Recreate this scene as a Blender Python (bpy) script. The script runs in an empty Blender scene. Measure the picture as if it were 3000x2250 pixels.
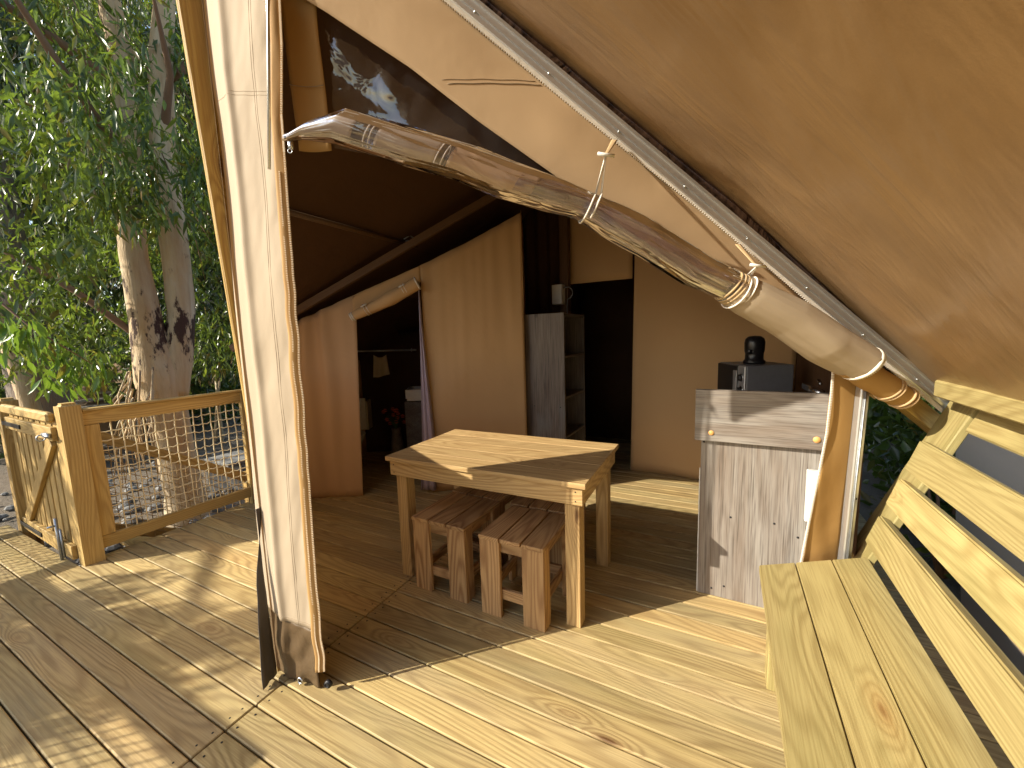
import bpy, bmesh, math, random
import numpy as np
from mathutils import Vector, Matrix, noise as mnoise

SC = bpy.context.scene
rnd = random.Random(7)
nrg = np.random.default_rng(11)

# ------------------------------------------------------------------ camera
cam_d = bpy.data.cameras.new("camera")
cam = bpy.data.objects.new("camera", cam_d)
SC.collection.objects.link(cam)
SC.camera = cam
cam_d.sensor_fit = 'HORIZONTAL'
cam_d.sensor_width = 36.0
cam_d.lens = 13.956
cam_d.clip_start = 0.02
cam_d.clip_end = 600
cx = Vector((0.88149782, 0.47112257, -0.03170361))
cy = Vector((-0.02828109, 0.11969838, 0.99240741))
cz = Vector((0.4713404, -0.87390836, 0.11883772))
cam.matrix_world = Matrix(((cx.x, cy.x, cz.x, 0), (cx.y, cy.y, cz.y, 0), (cx.z, cy.z, cz.z, 1.425), (0, 0, 0, 1)))

# ------------------------------------------------------------------ light
SUN_EL, SUN_AZ = math.radians(30.5), math.radians(225.0)   # azimuth clockwise from +Y
wd = bpy.data.worlds.new("World")
SC.world = wd
wd.use_nodes = True
wn = wd.node_tree
sky = wn.nodes.new('ShaderNodeTexSky')
sky.sky_type = 'NISHITA'
sky.sun_disc = False
sky.sun_elevation = SUN_EL
sky.sun_rotation = SUN_AZ
sky.dust_density = 1.3
sky.ozone_density = 0.7
wn.links.new(sky.outputs[0], wn.nodes['Background'].inputs[0])
wn.nodes['Background'].inputs[1].default_value = 0.15
sl = bpy.data.lights.new("sun", 'SUN')
sl.energy = 4.2
sl.angle = math.radians(0.53)
sl.color = (1.0, 0.92, 0.765)
sun = bpy.data.objects.new("sun", sl)
SC.collection.objects.link(sun)
to_sun = Vector((math.sin(SUN_AZ) * math.cos(SUN_EL), math.cos(SUN_AZ) * math.cos(SUN_EL), math.sin(SUN_EL)))
sun.rotation_euler = to_sun.to_track_quat('Z', 'Y').to_euler()
SC.view_settings.view_transform = 'Standard'
SC.view_settings.look = 'None'
SC.view_settings.exposure = 0.97
SC.view_settings.gamma = 1.0
SC.view_settings.use_curve_mapping = False
SC.render.engine = 'CYCLES'
SC.cycles.max_bounces = 14
SC.cycles.diffuse_bounces = 8
SC.cycles.transparent_max_bounces = 24
SC.cycles.sample_clamp_indirect = 6.0
SC.cycles.caustics_reflective = False
SC.cycles.caustics_refractive = False

# ------------------------------------------------------------------ tent axes (u along the front wall, v into the tent)
A0 = Vector((-1.47, 0.87, 0))
DU = Vector((0.845, 0.535, 0)).normalized()
DV = Vector((-DU.y, DU.x, 0))
def W(u, v, z):
    return A0 + DU * u + DV * v + Vector((0, 0, z))

# ------------------------------------------------------------------ materials
class NT:
    def __init__(self, name):
        self.m = bpy.data.materials.new(name)
        self.m.use_nodes = True
        self.t = self.m.node_tree
        self.b = self.t.nodes['Principled BSDF']
        self.out = self.t.nodes['Material Output']
    def n(self, typ, **kw):
        nd = self.t.nodes.new(typ)
        for k, v in kw.items():
            if k.startswith('i_'):
                nd.inputs[k[2:].replace('_', ' ')].default_value = v
            else:
                setattr(nd, k, v)
        return nd
    def l(self, a, b):
        self.t.links.new(a, b)
    def val(self, x):
        nd = self.t.nodes.new('ShaderNodeValue'); nd.outputs[0].default_value = x; return nd.outputs[0]
    def math(self, op, a, b=None, c=None, clamp=False):
        nd = self.t.nodes.new('ShaderNodeMath'); nd.operation = op; nd.use_clamp = clamp
        for i, x in enumerate((a, b, c)):
            if x is None: continue
            if isinstance(x, (int, float)): nd.inputs[i].default_value = x
            else: self.l(x, nd.inputs[i])
        return nd.outputs[0]
    def mix(self, fac, a, b, blend='MIX'):
        nd = self.t.nodes.new('ShaderNodeMix'); nd.data_type = 'RGBA'; nd.blend_type = blend
        for i, x in ((0, fac), (6, a), (7, b)):
            if isinstance(x, (int, float)): nd.inputs[i].default_value = x
            elif isinstance(x, tuple): nd.inputs[i].default_value = (*x, 1) if len(x) == 3 else x
            else: self.l(x, nd.inputs[i])
        return nd.outputs[2]
    def ramp(self, fac, stops):
        nd = self.t.nodes.new('ShaderNodeValToRGB')
        e = nd.color_ramp.elements
        while len(e) < len(stops): e.new(0.5)
        for k, (p, c) in enumerate(stops):
            e[k].position = p; e[k].color = (*c, 1) if len(c) == 3 else c
        self.l(fac, nd.inputs[0])
        return nd.outputs[0]
    def mapping(self, vec, scale=(1, 1, 1), loc=(0, 0, 0)):
        nd = self.t.nodes.new('ShaderNodeMapping')
        nd.inputs['Scale'].default_value = scale; nd.inputs['Location'].default_value = loc
        self.l(vec, nd.inputs[0]); return nd.outputs[0]
    def noise(self, vec, scale, detail=3, rough=0.55, dist=0.0):
        nd = self.t.nodes.new('ShaderNodeTexNoise')
        nd.inputs['Scale'].default_value = scale; nd.inputs['Detail'].default_value = detail
        nd.inputs['Roughness'].default_value = rough; nd.inputs['Distortion'].default_value = dist
        self.l(vec, nd.inputs['Vector']); return nd.outputs['Fac']
    def bump(self, h, strength, dist=0.01, prev=None):
        nd = self.t.nodes.new('ShaderNodeBump')
        nd.inputs['Strength'].default_value = strength; nd.inputs['Distance'].default_value = dist
        self.l(h, nd.inputs['Height'])
        if prev is not None: self.l(prev, nd.inputs['Normal'])
        return nd.outputs[0]

def wood(name, light, dark, hues=None, knot=(0.10, 0.045, 0.015), contrast=0.6, rough=0.62, grey=0.0, tone=0.35, green=0.0, knots=1.0):
    k = NT(name)
    tc = k.n('ShaderNodeTexCoord'); oi = k.n('ShaderNodeObjectInfo')
    off = k.n('ShaderNodeCombineXYZ')
    k.l(k.math('MULTIPLY', oi.outputs['Random'], 71.3), off.inputs[0])
    k.l(k.math('MULTIPLY', oi.outputs['Random'], 37.7), off.inputs[1])
    k.l(k.math('MULTIPLY', oi.outputs['Random'], 19.1), off.inputs[2])
    ad = k.n('ShaderNodeVectorMath', operation='ADD')
    k.l(tc.outputs['Object'], ad.inputs[0]); k.l(off.outputs[0], ad.inputs[1])
    P = ad.outputs[0]
    # knots
    kv = k.mapping(P, (1.9, 6.5, 6.5))
    vo = k.n('ShaderNodeTexVoronoi'); vo.inputs['Scale'].default_value = 1.0; vo.inputs['Randomness'].default_value = 1.0
    k.l(kv, vo.inputs['Vector'])
    sep = k.n('ShaderNodeSeparateColor'); k.l(vo.outputs['Color'], sep.inputs[0])
    isk = k.math('GREATER_THAN', sep.outputs[0], 0.56 if knots >= 1 else 0.66)
    kd = vo.outputs['Distance']
    swell = k.math('MULTIPLY', k.math('SUBTRACT', 1.0, k.math('MULTIPLY', kd, 2.3), clamp=True), isk)
    ksize = k.math('MULTIPLY_ADD', sep.outputs[1], 0.08, 0.045)
    kn = k.math('MULTIPLY', k.math('SUBTRACT', 1.0, k.math('DIVIDE', kd, ksize), clamp=True), isk)
    kn = k.math('MULTIPLY', kn, 2.2, clamp=True)
    # growth rings as contour lines of a stretched noise, pushed around the knots
    n1 = k.noise(k.mapping(P, (0.55, 5.2, 5.2)), 1.0, 1.5, 0.4)
    f = k.math('ADD', k.math('MULTIPLY', n1, 1.0), k.math('MULTIPLY', k.math('POWER', swell, 2.0), 0.22))
    wob = k.noise(k.mapping(P, (3.0, 30, 30)), 1.0, 2)
    ph = k.math('ADD', k.math('MULTIPLY', f, 165.0), k.math('MULTIPLY', wob, 2.2))
    ring = k.math('MULTIPLY_ADD', k.math('SINE', ph), 0.5, 0.5)
    ring = k.math('POWER', ring, 1.7)
    fib = k.noise(k.mapping(P, (5.0, 230, 230)), 1.0, 2)
    big = k.noise(k.mapping(P, (1.1, 7, 7)), 1.0, 3)
    amt = k.math('MULTIPLY_ADD', big, 0.9, 0.05)
    ringc = k.math('MULTIPLY', k.math('MULTIPLY', ring, amt), contrast)
    col = k.mix(ringc, tuple(light), tuple(dark))
    col = k.mix(k.math('MULTIPLY', k.math('SUBTRACT', fib, 0.42, clamp=True), 1.5), col, tuple(dark))
    if hues:
        hv = k.math('FRACT', k.math('MULTIPLY', oi.outputs['Random'], 7.13))
        col = k.mix(k.math('GREATER_THAN', hv, 0.55), col, k.mix(1.0, col, tuple(hues[0]), 'MULTIPLY'))
        col = k.mix(k.math('GREATER_THAN', hv, 0.80), col, k.mix(1.0, col, tuple(hues[1]), 'MULTIPLY'))
    # board-to-board and blotchy tone
    tv = k.math('MULTIPLY_ADD', k.math('ADD', k.math('MULTIPLY', oi.outputs['Random'], 0.75), k.math('MULTIPLY', big, 0.45)), tone * 1.2, 1.0 - tone * 0.72)
    mul = k.n('ShaderNodeVectorMath', operation='SCALE'); k.l(col, mul.inputs[0]); k.l(tv, mul.inputs['Scale'])
    col = mul.outputs[0]
    if green > 0:
        gm = k.math('MULTIPLY', k.math('SUBTRACT', k.noise(k.mapping(P, (1.6, 6, 6), (4, 2, 9)), 1.0, 3), 0.50, clamp=True), green * 4, clamp=True)
        col = k.mix(gm, col, (0.19, 0.17, 0.055))
    if grey > 0:
        gm = k.math('MULTIPLY', k.math('SUBTRACT', k.noise(k.mapping(P, (0.9, 2.5, 2.5), (7, 1, 3)), 1.0, 4, 0.6), 0.42, clamp=True), grey * 4, clamp=True)
        col = k.mix(gm, col, (0.29, 0.265, 0.195))
    pink = k.math('MULTIPLY', k.math('SUBTRACT', k.noise(k.mapping(P, (0.8, 9, 9), (1, 5, 2)), 1.0, 2), 0.55, clamp=True), 1.6, clamp=True)
    col = k.mix(k.math('MULTIPLY', pink, 0.15), col, (0.34, 0.16, 0.085))
    col = k.mix(k.math('MULTIPLY', k.math('POWER', swell, 3.0), 0.55), col, (knot[0] * 2.4, knot[1] * 2.4, knot[2] * 2.4))
    col = k.mix(k.math('MULTIPLY', kn, 0.85), col, tuple(knot))
    k.l(col, k.b.inputs['Base Color'])
    k.b.inputs['Roughness'].default_value = rough
    k.b.inputs['Specular IOR Level'].default_value = 0.35
    h = k.math('ADD', k.math('MULTIPLY', ring, -0.5), k.math('MULTIPLY', fib, 0.9))
    k.l(k.bump(h, 0.35, 0.002), k.b.inputs['Normal'])
    return k.m

def canvas(name, col, col2, rough=0.75, wr=0.4, wscale=(1, 1, 1), sheen=0.0, trans=0.0, spec=0.25, coarse=3.0):
    k = NT(name)
    tc = k.n('ShaderNodeTexCoord'); P = tc.outputs['Object']
    big = k.noise(k.mapping(P, wscale), coarse * 0.5, 4, 0.6)
    c = k.mix(k.math('MULTIPLY_ADD', big, 1.6, -0.3, clamp=True), tuple(col), tuple(col2))
    weave = k.noise(P, 420, 1)
    c = k.mix(k.math('MULTIPLY', weave, 0.25), c, tuple(x * 0.72 for x in col))
    k.l(c, k.b.inputs['Base Color'])
    k.b.inputs['Roughness'].default_value = rough
    k.b.inputs['Specular IOR Level'].default_value = spec
    if sheen: k.b.inputs['Sheen Weight'].default_value = sheen
    w1 = k.noise(k.mapping(P, wscale), coarse, 4, 0.5, 0.6)
    w2 = k.noise(k.mapping(P, wscale), coarse * 5, 3, 0.5, 0.3)
    nb = k.bump(w1, wr, 0.05)
    nb = k.bump(w2, wr * 0.5, 0.012, nb)
    nb = k.bump(weave, 0.10, 0.001, nb)
    k.l(nb, k.b.inputs['Normal'])
    if trans > 0:
        tr = k.n('ShaderNodeBsdfTranslucent'); k.l(c, tr.inputs[0])
        mx = k.n('ShaderNodeMixShader'); mx.inputs[0].default_value = trans
        k.l(k.b.outputs[0], mx.inputs[1]); k.l(tr.outputs[0], mx.inputs[2]); k.l(mx.outputs[0], k.out.inputs[0])
    return k.m

def plain(name, col, rough=0.5, metal=0.0, spec=0.5, var=0.12, bump=0.0, nscale=30):
    k = NT(name)
    tc = k.n('ShaderNodeTexCoord')
    n = k.noise(tc.outputs['Object'], nscale, 4)
    c = k.mix(n, tuple(max(0, x * (1 - var)) for x in col), tuple(min(1, x * (1 + var)) for x in col))
    k.l(c, k.b.inputs['Base Color'])
    k.b.inputs['Roughness'].default_value = rough; k.b.inputs['Metallic'].default_value = metal
    k.b.inputs['Specular IOR Level'].default_value = spec
    if bump: k.l(k.bump(n, bump, 0.01), k.b.inputs['Normal'])
    return k.m

def pvc(name, tint, haze=0.06, hazecol=(0.4, 0.36, 0.34), wr=0.5, scale=4.0, refl=1.0, fine=14, rgh=0.04, fw=0.6):
    k = NT(name)
    tc = k.n('ShaderNodeTexCoord'); P = tc.outputs['Object']
    w1 = k.noise(P, scale, 2, 0.4, 1.2); w2 = k.noise(P, fine, 2, 0.5, 1.6)
    nb = k.bump(w1, wr, 0.08); nb = k.bump(w2, wr * fw, 0.014, nb)
    fr = k.n('ShaderNodeFresnel'); fr.inputs[0].default_value = 1.52; k.l(nb, fr.inputs['Normal'])
    fac = k.math('MULTIPLY', fr.outputs[0], refl, clamp=True)
    gl = k.n('ShaderNodeBsdfGlossy'); gl.inputs['Roughness'].default_value = rgh; k.l(nb, gl.inputs['Normal'])
    tr = k.n('ShaderNodeBsdfTransparent'); tr.inputs[0].default_value = (*tint, 1)
    df = k.n('ShaderNodeBsdfDiffuse'); df.inputs[0].default_value = (*hazecol, 1)
    m1 = k.n('ShaderNodeMixShader')
    k.l(k.math('MULTIPLY', k.noise(P, 9, 4, 0.7), haze * 2, clamp=True), m1.inputs[0])
    k.l(tr.outputs[0], m1.inputs[1]); k.l(df.outputs[0], m1.inputs[2])
    m2 = k.n('ShaderNodeMixShader'); k.l(fac, m2.inputs[0]); k.l(m1.outputs[0], m2.inputs[1]); k.l(gl.outputs[0], m2.inputs[2])
    k.l(m2.outputs[0], k.out.inputs[0])
    return k.m

def leafmat(name, c1, c2, c3, trans=0.35, gloss=0.35):
    k = NT(name)
    ge = k.n('ShaderNodeNewGeometry')
    oi = k.n('ShaderNodeObjectInfo')
    r = k.math('FRACT', k.math('ADD', ge.outputs['Random Per Island'], oi.outputs['Random']))
    c = k.ramp(r, [(0.0, c1), (0.45, c2), (0.85, c3), (0.97, (0.20, 0.12, 0.03))])
    k.l(c, k.b.inputs['Base Color'])
    k.b.inputs['Roughness'].default_value = gloss; k.b.inputs['Specular IOR Level'].default_value = 0.6
    tr = k.n('ShaderNodeBsdfTranslucent')
    k.l(k.mix(0.55, c, (0.24, 0.34, 0.03)), tr.inputs[0])
    mx = k.n('ShaderNodeMixShader'); mx.inputs[0].default_value = trans
    k.l(k.b.outputs[0], mx.inputs[1]); k.l(tr.outputs[0], mx.inputs[2]); k.l(mx.outputs[0], k.out.inputs[0])
    return k.m

def barkmat(name, pale, tan, dark):
    k = NT(name)
    tc = k.n('ShaderNodeTexCoord'); P = tc.outputs['Object']
    n1 = k.noise(k.mapping(P, (3, 3, 0.7)), 1.5, 4, 0.6)
    n2 = k.noise(k.mapping(P, (10, 10, 3.4), (3, 1, 2)), 1.0, 5, 0.7)
    n3 = k.noise(k.mapping(P, (14, 14, 1.0)), 2.0, 3)
    c = k.mix(k.math('MULTIPLY_ADD', n1, 2.4, -0.75, clamp=True), tuple(pale), tuple(tan))
    c = k.mix(k.math('MULTIPLY', k.math('SUBTRACT', n3, 0.5, clamp=True), 1.5, clamp=True), c, (0.30, 0.17, 0.08))
    sz = k.n('ShaderNodeSeparateXYZ'); k.l(P, sz.inputs[0])
    # rough dark bark stays where the stems join
    zone = k.math('SUBTRACT', 1.0, k.math('MULTIPLY', k.math('ABSOLUTE', k.math('SUBTRACT', sz.outputs[2], 1.62)), 1.8), clamp=True)
    pat = k.math('MULTIPLY', k.math('SUBTRACT', k.math('ADD', n2, k.math('MULTIPLY', zone, 0.19)), 0.62, clamp=True), 14, clamp=True)
    c = k.mix(pat, c, tuple(dark))
    k.l(c, k.b.inputs['Base Color']); k.b.inputs['Roughness'].default_value = 0.8
    k.l(k.bump(k.math('ADD', n2, k.math('MULTIPLY', n3, 0.5)), 0.8, 0.025), k.b.inputs['Normal'])
    return k.m

def groundmat():
    k = NT("ground_soil")
    tc = k.n('ShaderNodeTexCoord'); P = tc.outputs['Object']
    n1 = k.noise(P, 0.35, 5, 0.6); n2 = k.noise(P, 6, 5, 0.7); n3 = k.noise(P, 45, 3, 0.7)
    c = k.mix(k.math('MULTIPLY_ADD', n1, 2, -0.5, clamp=True), (0.19, 0.145, 0.10), (0.115, 0.095, 0.07))
    c = k.mix(k.math('MULTIPLY', k.math('SUBTRACT', n2, 0.5, clamp=True), 3, clamp=True), c, (0.07, 0.058, 0.043))
    c = k.mix(k.math('MULTIPLY', k.math('SUBTRACT', n3, 0.55, clamp=True), 4, clamp=True), c, (0.24, 0.205, 0.16))
    k.l(c, k.b.inputs['Base Color']); k.b.inputs['Roughness'].default_value = 0.95
    k.l(k.bump(k.math('ADD', n2, n3), 0.7, 0.03), k.b.inputs['Normal'])
    return k.m

def laminate(name, a, b, d):
    k = NT(name)
    tc = k.n('ShaderNodeTexCoord'); oi = k.n('ShaderNodeObjectInfo')
    ad = k.n('ShaderNodeVectorMath', operation='ADD'); k.l(tc.outputs['Object'], ad.inputs[0])
    sc = k.n('ShaderNodeVectorMath', operation='SCALE'); sc.inputs[0].default_value = (13, 7, 5); k.l(oi.outputs['Random'], sc.inputs['Scale'])
    k.l(sc.outputs[0], ad.inputs[1]); P = ad.outputs[0]
    n1 = k.noise(k.mapping(P, (1.4, 14, 14)), 1.0, 4, 0.6, 0.4)
    n2 = k.noise(k.mapping(P, (4, 170, 170)), 1.0, 3, 0.6)
    n4 = k.noise(k.mapping(P, (2.0, 6, 6), (3, 3, 3)), 1.0, 3)
    n1b = k.noise(k.mapping(P, (0.8, 6, 6)), 1.0, 2, 0.4)
    lines = k.math('POWER', k.math('MULTIPLY_ADD', k.math('SINE', k.math('MULTIPLY', n1b, 70)), 0.5, 0.5), 2.0)
    c = k.mix(k.math('MULTIPLY_ADD', n1, 2.4, -0.7, clamp=True), tuple(a), tuple(b))
    c = k.mix(k.math('MULTIPLY', k.math('SUBTRACT', n2, 0.46, clamp=True), 3.4, clamp=True), c, tuple(d))
    c = k.mix(k.math('MULTIPLY', lines, 0.16), c, tuple(d))
    c = k.mix(k.math('MULTIPLY', k.math('SUBTRACT', n4, 0.58, clamp=True), 3, clamp=True), c, (0.20, 0.21, 0.21))
    vo = k.n('ShaderNodeTexVoronoi'); k.l(k.mapping(P, (3.2, 7, 7)), vo.inputs['Vector']); vo.inputs['Scale'].default_value = 1
    sp = k.n('ShaderNodeSeparateColor'); k.l(vo.outputs['Color'], sp.inputs[0])
    kn = k.math('MULTIPLY', k.math('MULTIPLY', k.math('SUBTRACT', 1, k.math('DIVIDE', vo.outputs['Distance'], 0.16), clamp=True), k.math('GREATER_THAN', sp.outputs[0], 0.62)), 1.3, clamp=True)
    c = k.mix(k.math('MULTIPLY', kn, 0.8), c, tuple(x * 0.35 for x in d))
    k.l(c, k.b.inputs['Base Color']); k.b.inputs['Roughness'].default_value = 0.5
    k.b.inputs['Specular IOR Level'].default_value = 0.3
    return k.m

M = {}
M['deck'] = wood("deck_pine", (0.51, 0.385, 0.17), (0.21, 0.13, 0.048), hues=((0.96, 0.96, 1.0), (1.03, 0.98, 0.93)), contrast=0.95, grey=0.25, green=0.3, tone=0.45)
M['bench'] = wood("bench_pine", (0.44, 0.355, 0.15), (0.22, 0.155, 0.05), contrast=0.8, tone=0.28, green=0.5, knot=(0.17, 0.075, 0.02), knots=0.5)
M['fence'] = wood("fence_pine", (0.50, 0.345, 0.125), (0.25, 0.14, 0.04), contrast=0.9, tone=0.25, green=0.12)
M['table'] = wood("table_pine", (0.53, 0.365, 0.165), (0.24, 0.125, 0.042), contrast=0.95, tone=0.22)
M['stool'] = wood("stool_pine", (0.50, 0.31, 0.14), (0.20, 0.09, 0.034), contrast=1.2, tone=0.42, knot=(0.07, 0.025, 0.012))
M['post'] = wood("post_pine", (0.47, 0.315, 0.09), (0.25, 0.13, 0.03), contrast=0.9, tone=0.1, knots=1.0)
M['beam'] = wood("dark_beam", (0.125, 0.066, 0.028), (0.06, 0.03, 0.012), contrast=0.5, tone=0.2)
M['strip'] = canvas("beige_canvas", (0.43, 0.345, 0.245), (0.39, 0.31, 0.215), wr=0.12, wscale=(1.3, 1.3, 1.0), coarse=2.2)
M['panel'] = canvas("tan_canvas", (0.52, 0.365, 0.21), (0.47, 0.32, 0.18), wr=0.14, coarse=2.0)
M['inner'] = canvas("inner_canvas", (0.60, 0.385, 0.19), (0.55, 0.34, 0.16), wr=0.25, coarse=1.6)
M['inner_r'] = canvas("inner_canvas_red", (0.60, 0.39, 0.22), (0.55, 0.345, 0.19), wr=0.3, coarse=2.0)
M['wallc'] = canvas("left_wall_canvas", (0.52, 0.37, 0.22), (0.47, 0.32, 0.19), wr=0.2, trans=0.34)
M['orange'] = canvas("orange_canvas", (0.52, 0.315, 0.115), (0.47, 0.27, 0.09), wr=0.14, coarse=2.5, trans=0.25)
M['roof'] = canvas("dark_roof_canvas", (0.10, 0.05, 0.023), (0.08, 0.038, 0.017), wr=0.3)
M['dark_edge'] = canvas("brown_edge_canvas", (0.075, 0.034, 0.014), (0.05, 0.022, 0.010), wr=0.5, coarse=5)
M['brown'] = canvas("brown_pvc_canvas", (0.125, 0.082, 0.042), (0.10, 0.064, 0.032), wr=0.5, coarse=4, rough=0.5)
M['greyflap'] = canvas("grey_flap", (0.10, 0.085, 0.075), (0.08, 0.07, 0.06), wr=0.3)
M['skirt'] = canvas("skirt_canvas", (0.72, 0.54, 0.41), (0.66, 0.49, 0.37), wr=0.3, trans=0.6)
M['lav'] = canvas("lavender_cloth", (0.40, 0.33, 0.38), (0.36, 0.29, 0.34), wr=0.2, coarse=6)
M['towel'] = canvas("white_towel", (0.62, 0.55, 0.45), (0.55, 0.48, 0.40), wr=0.3, coarse=8)
M['white_cloth'] = canvas("white_webbing", (0.78, 0.72, 0.62), (0.70, 0.64, 0.54), wr=0.1)
M['tie'] = plain("tie_cord", (0.75, 0.70, 0.62), 0.7, var=0.1)
M['tan_web'] = plain("tan_webbing", (0.48, 0.33, 0.17), 0.8)
M['zip'] = plain("zip_teeth", (0.72, 0.58, 0.40), 0.45)
M['zipw'] = plain("zip_teeth_white", (0.82, 0.76, 0.66), 0.5)
M['ziptape'] = canvas("zip_tape", (0.40, 0.24, 0.09), (0.36, 0.21, 0.08), wr=0.1)
M['thread'] = plain("thread", (0.27, 0.20, 0.125), 0.9)
M['alu'] = plain("aluminium", (0.66, 0.66, 0.65), 0.36, 0.85, var=0.06)
M['steel'] = plain("steel", (0.60, 0.62, 0.64), 0.25, 1.0)
M['galv'] = plain("galvanised_steel", (0.40, 0.42, 0.44), 0.45, 0.9, nscale=60, var=0.3)
M['black'] = plain("black_plastic", (0.012, 0.012, 0.014), 0.3)
M['blackm'] = plain("black_metal", (0.02, 0.02, 0.022), 0.45, 0.3)
M['white'] = plain("white_plastic", (0.72, 0.71, 0.67), 0.4)
M['ceramic'] = plain("white_ceramic", (0.70, 0.66, 0.58), 0.15)
M['grey'] = plain("grey_plastic", (0.16, 0.16, 0.17), 0.4)
M['silver'] = plain("silver_plastic", (0.45, 0.46, 0.48), 0.35, 0.6)
M['peg'] = plain("orange_peg", (0.80, 0.42, 0.14), 0.45)
M['net'] = plain("rope_net", (0.78, 0.66, 0.42), 0.8, nscale=200, var=0.3)
M['net2'] = plain("rope_net_brown", (0.45, 0.31, 0.14), 0.8, nscale=200, var=0.3)
M['lam'] = laminate("grey_oak_laminate", (0.35, 0.33, 0.30), (0.215, 0.17, 0.135), (0.085, 0.066, 0.054))
M['lam2'] = laminate("dark_oak_laminate", (0.22, 0.185, 0.155), (0.135, 0.105, 0.085), (0.06, 0.048, 0.04))
M['pvc'] = pvc("clear_pvc", (0.84, 0.82, 0.85), haze=0.05, wr=0.9, scale=2.3, refl=2.2, fine=7)
M['pvcroll'] = pvc("clear_pvc_roll", (0.95, 0.93, 0.97), haze=0.035, hazecol=(0.55, 0.48, 0.50), wr=0.25, scale=4, refl=2.2, fine=10, rgh=0.02, fw=0.2)
M['pvccore'] = pvc("clear_pvc_layer", (0.82, 0.76, 0.80), haze=0.07, hazecol=(0.50, 0.42, 0.42), wr=0.25, scale=4, refl=2.6, fine=10, rgh=0.05, fw=0.25)
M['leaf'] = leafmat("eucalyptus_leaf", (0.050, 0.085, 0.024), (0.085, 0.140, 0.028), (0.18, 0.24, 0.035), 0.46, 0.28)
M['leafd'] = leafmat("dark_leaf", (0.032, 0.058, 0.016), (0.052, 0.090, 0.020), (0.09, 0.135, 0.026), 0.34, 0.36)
M['leaf_shade'] = leafmat("shaded_leaf", (0.012, 0.026, 0.009), (0.022, 0.044, 0.012), (0.045, 0.078, 0.018), 0.2, 0.4)  # darker leaf copy, shade put into the colour of background foliage
M['leafy'] = leafmat("young_leaf", (0.09, 0.20, 0.025), (0.13, 0.26, 0.03), (0.17, 0.30, 0.04), 0.45, 0.3)
M['bark'] = barkmat("eucalyptus_bark", (0.62, 0.51, 0.34), (0.46, 0.28, 0.12), (0.055, 0.022, 0.012))
M['bark2'] = barkmat("grey_bark", (0.26, 0.21, 0.16), (0.17, 0.13, 0.10), (0.06, 0.045, 0.035))
M['twig'] = plain("twig_bark", (0.19, 0.11, 0.06), 0.85)
M['soil'] = groundmat()
M['stone'] = plain("concrete", (0.20, 0.195, 0.185), 0.9, nscale=25, var=0.25, bump=0.3)
M['oldwood'] = wood("old_grey_wood", (0.42, 0.37, 0.30), (0.25, 0.20, 0.15), contrast=0.5, tone=0.4)
M['tarp'] = plain("blue_tarp", (0.02, 0.04, 0.16), 0.4, bump=0.5, nscale=12)
M['mound'] = plain("earth_mound", (0.25, 0.17, 0.10), 0.95, bump=0.6, nscale=9, var=0.3)
M['flower'] = plain("orange_red_petal", (0.55, 0.10, 0.035), 0.6, var=0.4)
M['stem'] = plain("green_stem", (0.05, 0.09, 0.02), 0.6)

# ------------------------------------------------------------------ object helpers
def link(o): SC.collection.objects.link(o); return o
def thing(name, loc, label, cat, group=None, rotz=0.0):
    o = link(bpy.data.objects.new(name, None)); o.empty_display_size = 0.1
    o.location = loc; o.rotation_euler = (0, 0, rotz)
    o['label'] = label; o['category'] = cat
    if group: o['group'] = group
    return o
def struct(o, kind='structure'):
    o['kind'] = kind; return o
def root_mat(root):
    if root is None: return Matrix.Identity(4)
    m = Matrix.Translation(root.location) @ root.rotation_euler.to_matrix().to_4x4()
    if root.parent is not None: m = root_mat(root.parent) @ m
    return m
def put(name, mesh, mat, root=None, world=None, local=None):
    """link one mesh object; `world` is its world matrix, `local` its matrix in the parent's space"""
    o = link(bpy.data.objects.new(name, mesh))
    if mat is not None and not mesh.materials: mesh.materials.append(mat)
    if root is not None: o.parent = root
    if world is not None: o.matrix_local = root_mat(root).inverted() @ world
    elif local is not None: o.matrix_local = local
    return o
def copy_tree(o, parent=None):
    c = link(o.copy()); c.parent = parent
    for ch in list(o.children): copy_tree(ch, c)
    return c
def smooth(me, ang=None):
    for p in me.polygons: p.use_smooth = True
def bm_mesh(bm, name, sm=False):
    me = bpy.data.meshes.new(name); bm.to_mesh(me); bm.free()
    if sm: smooth(me)
    return me
_box = {}
def box_mesh(l, w, t, bev, mat, name):
    key = (round(l, 4), round(w, 4), round(t, 4), bev, mat.name)
    if key in _box: return _box[key]
    bm = bmesh.new(); bmesh.ops.create_cube(bm, size=1)
    bmesh.ops.scale(bm, vec=(l, w, t), verts=bm.verts)
    if bev: bmesh.ops.bevel(bm, geom=list(bm.edges), offset=min(bev, 0.3 * min(l, w, t)), segments=1, affect='EDGES')
    me = bm_mesh(bm, name); me.materials.append(mat); _box[key] = me
    return me
AXM = {'x': Matrix(((1, 0, 0), (0, 1, 0), (0, 0, 1))), 'y': Matrix(((0, -1, 0), (1, 0, 0), (0, 0, 1))), 'z': Matrix(((0, 0, -1), (0, 1, 0), (1, 0, 0)))}
def plank(name, root, lo, hi, mat, grain=None, bev=0.003, world=False):
    """axis-aligned board between two corners in the parent's own space, grain along its mesh x axis"""
    lo, hi = Vector(lo), Vector(hi); d = hi - lo; c = (hi + lo) / 2
    if grain is None: grain = 'xyz'[max(range(3), key=lambda i: d[i])]
    R = AXM[grain]
    l, w, t = {'x': (d.x, d.y, d.z), 'y': (d.y, d.x, d.z), 'z': (d.z, d.y, d.x)}[grain]
    me = box_mesh(l, w, t, bev, mat, name)
    m = Matrix.Translation(c) @ R.to_4x4()
    return put(name, me, mat, root, world=m) if world else put(name, me, mat, root, local=m)
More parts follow.
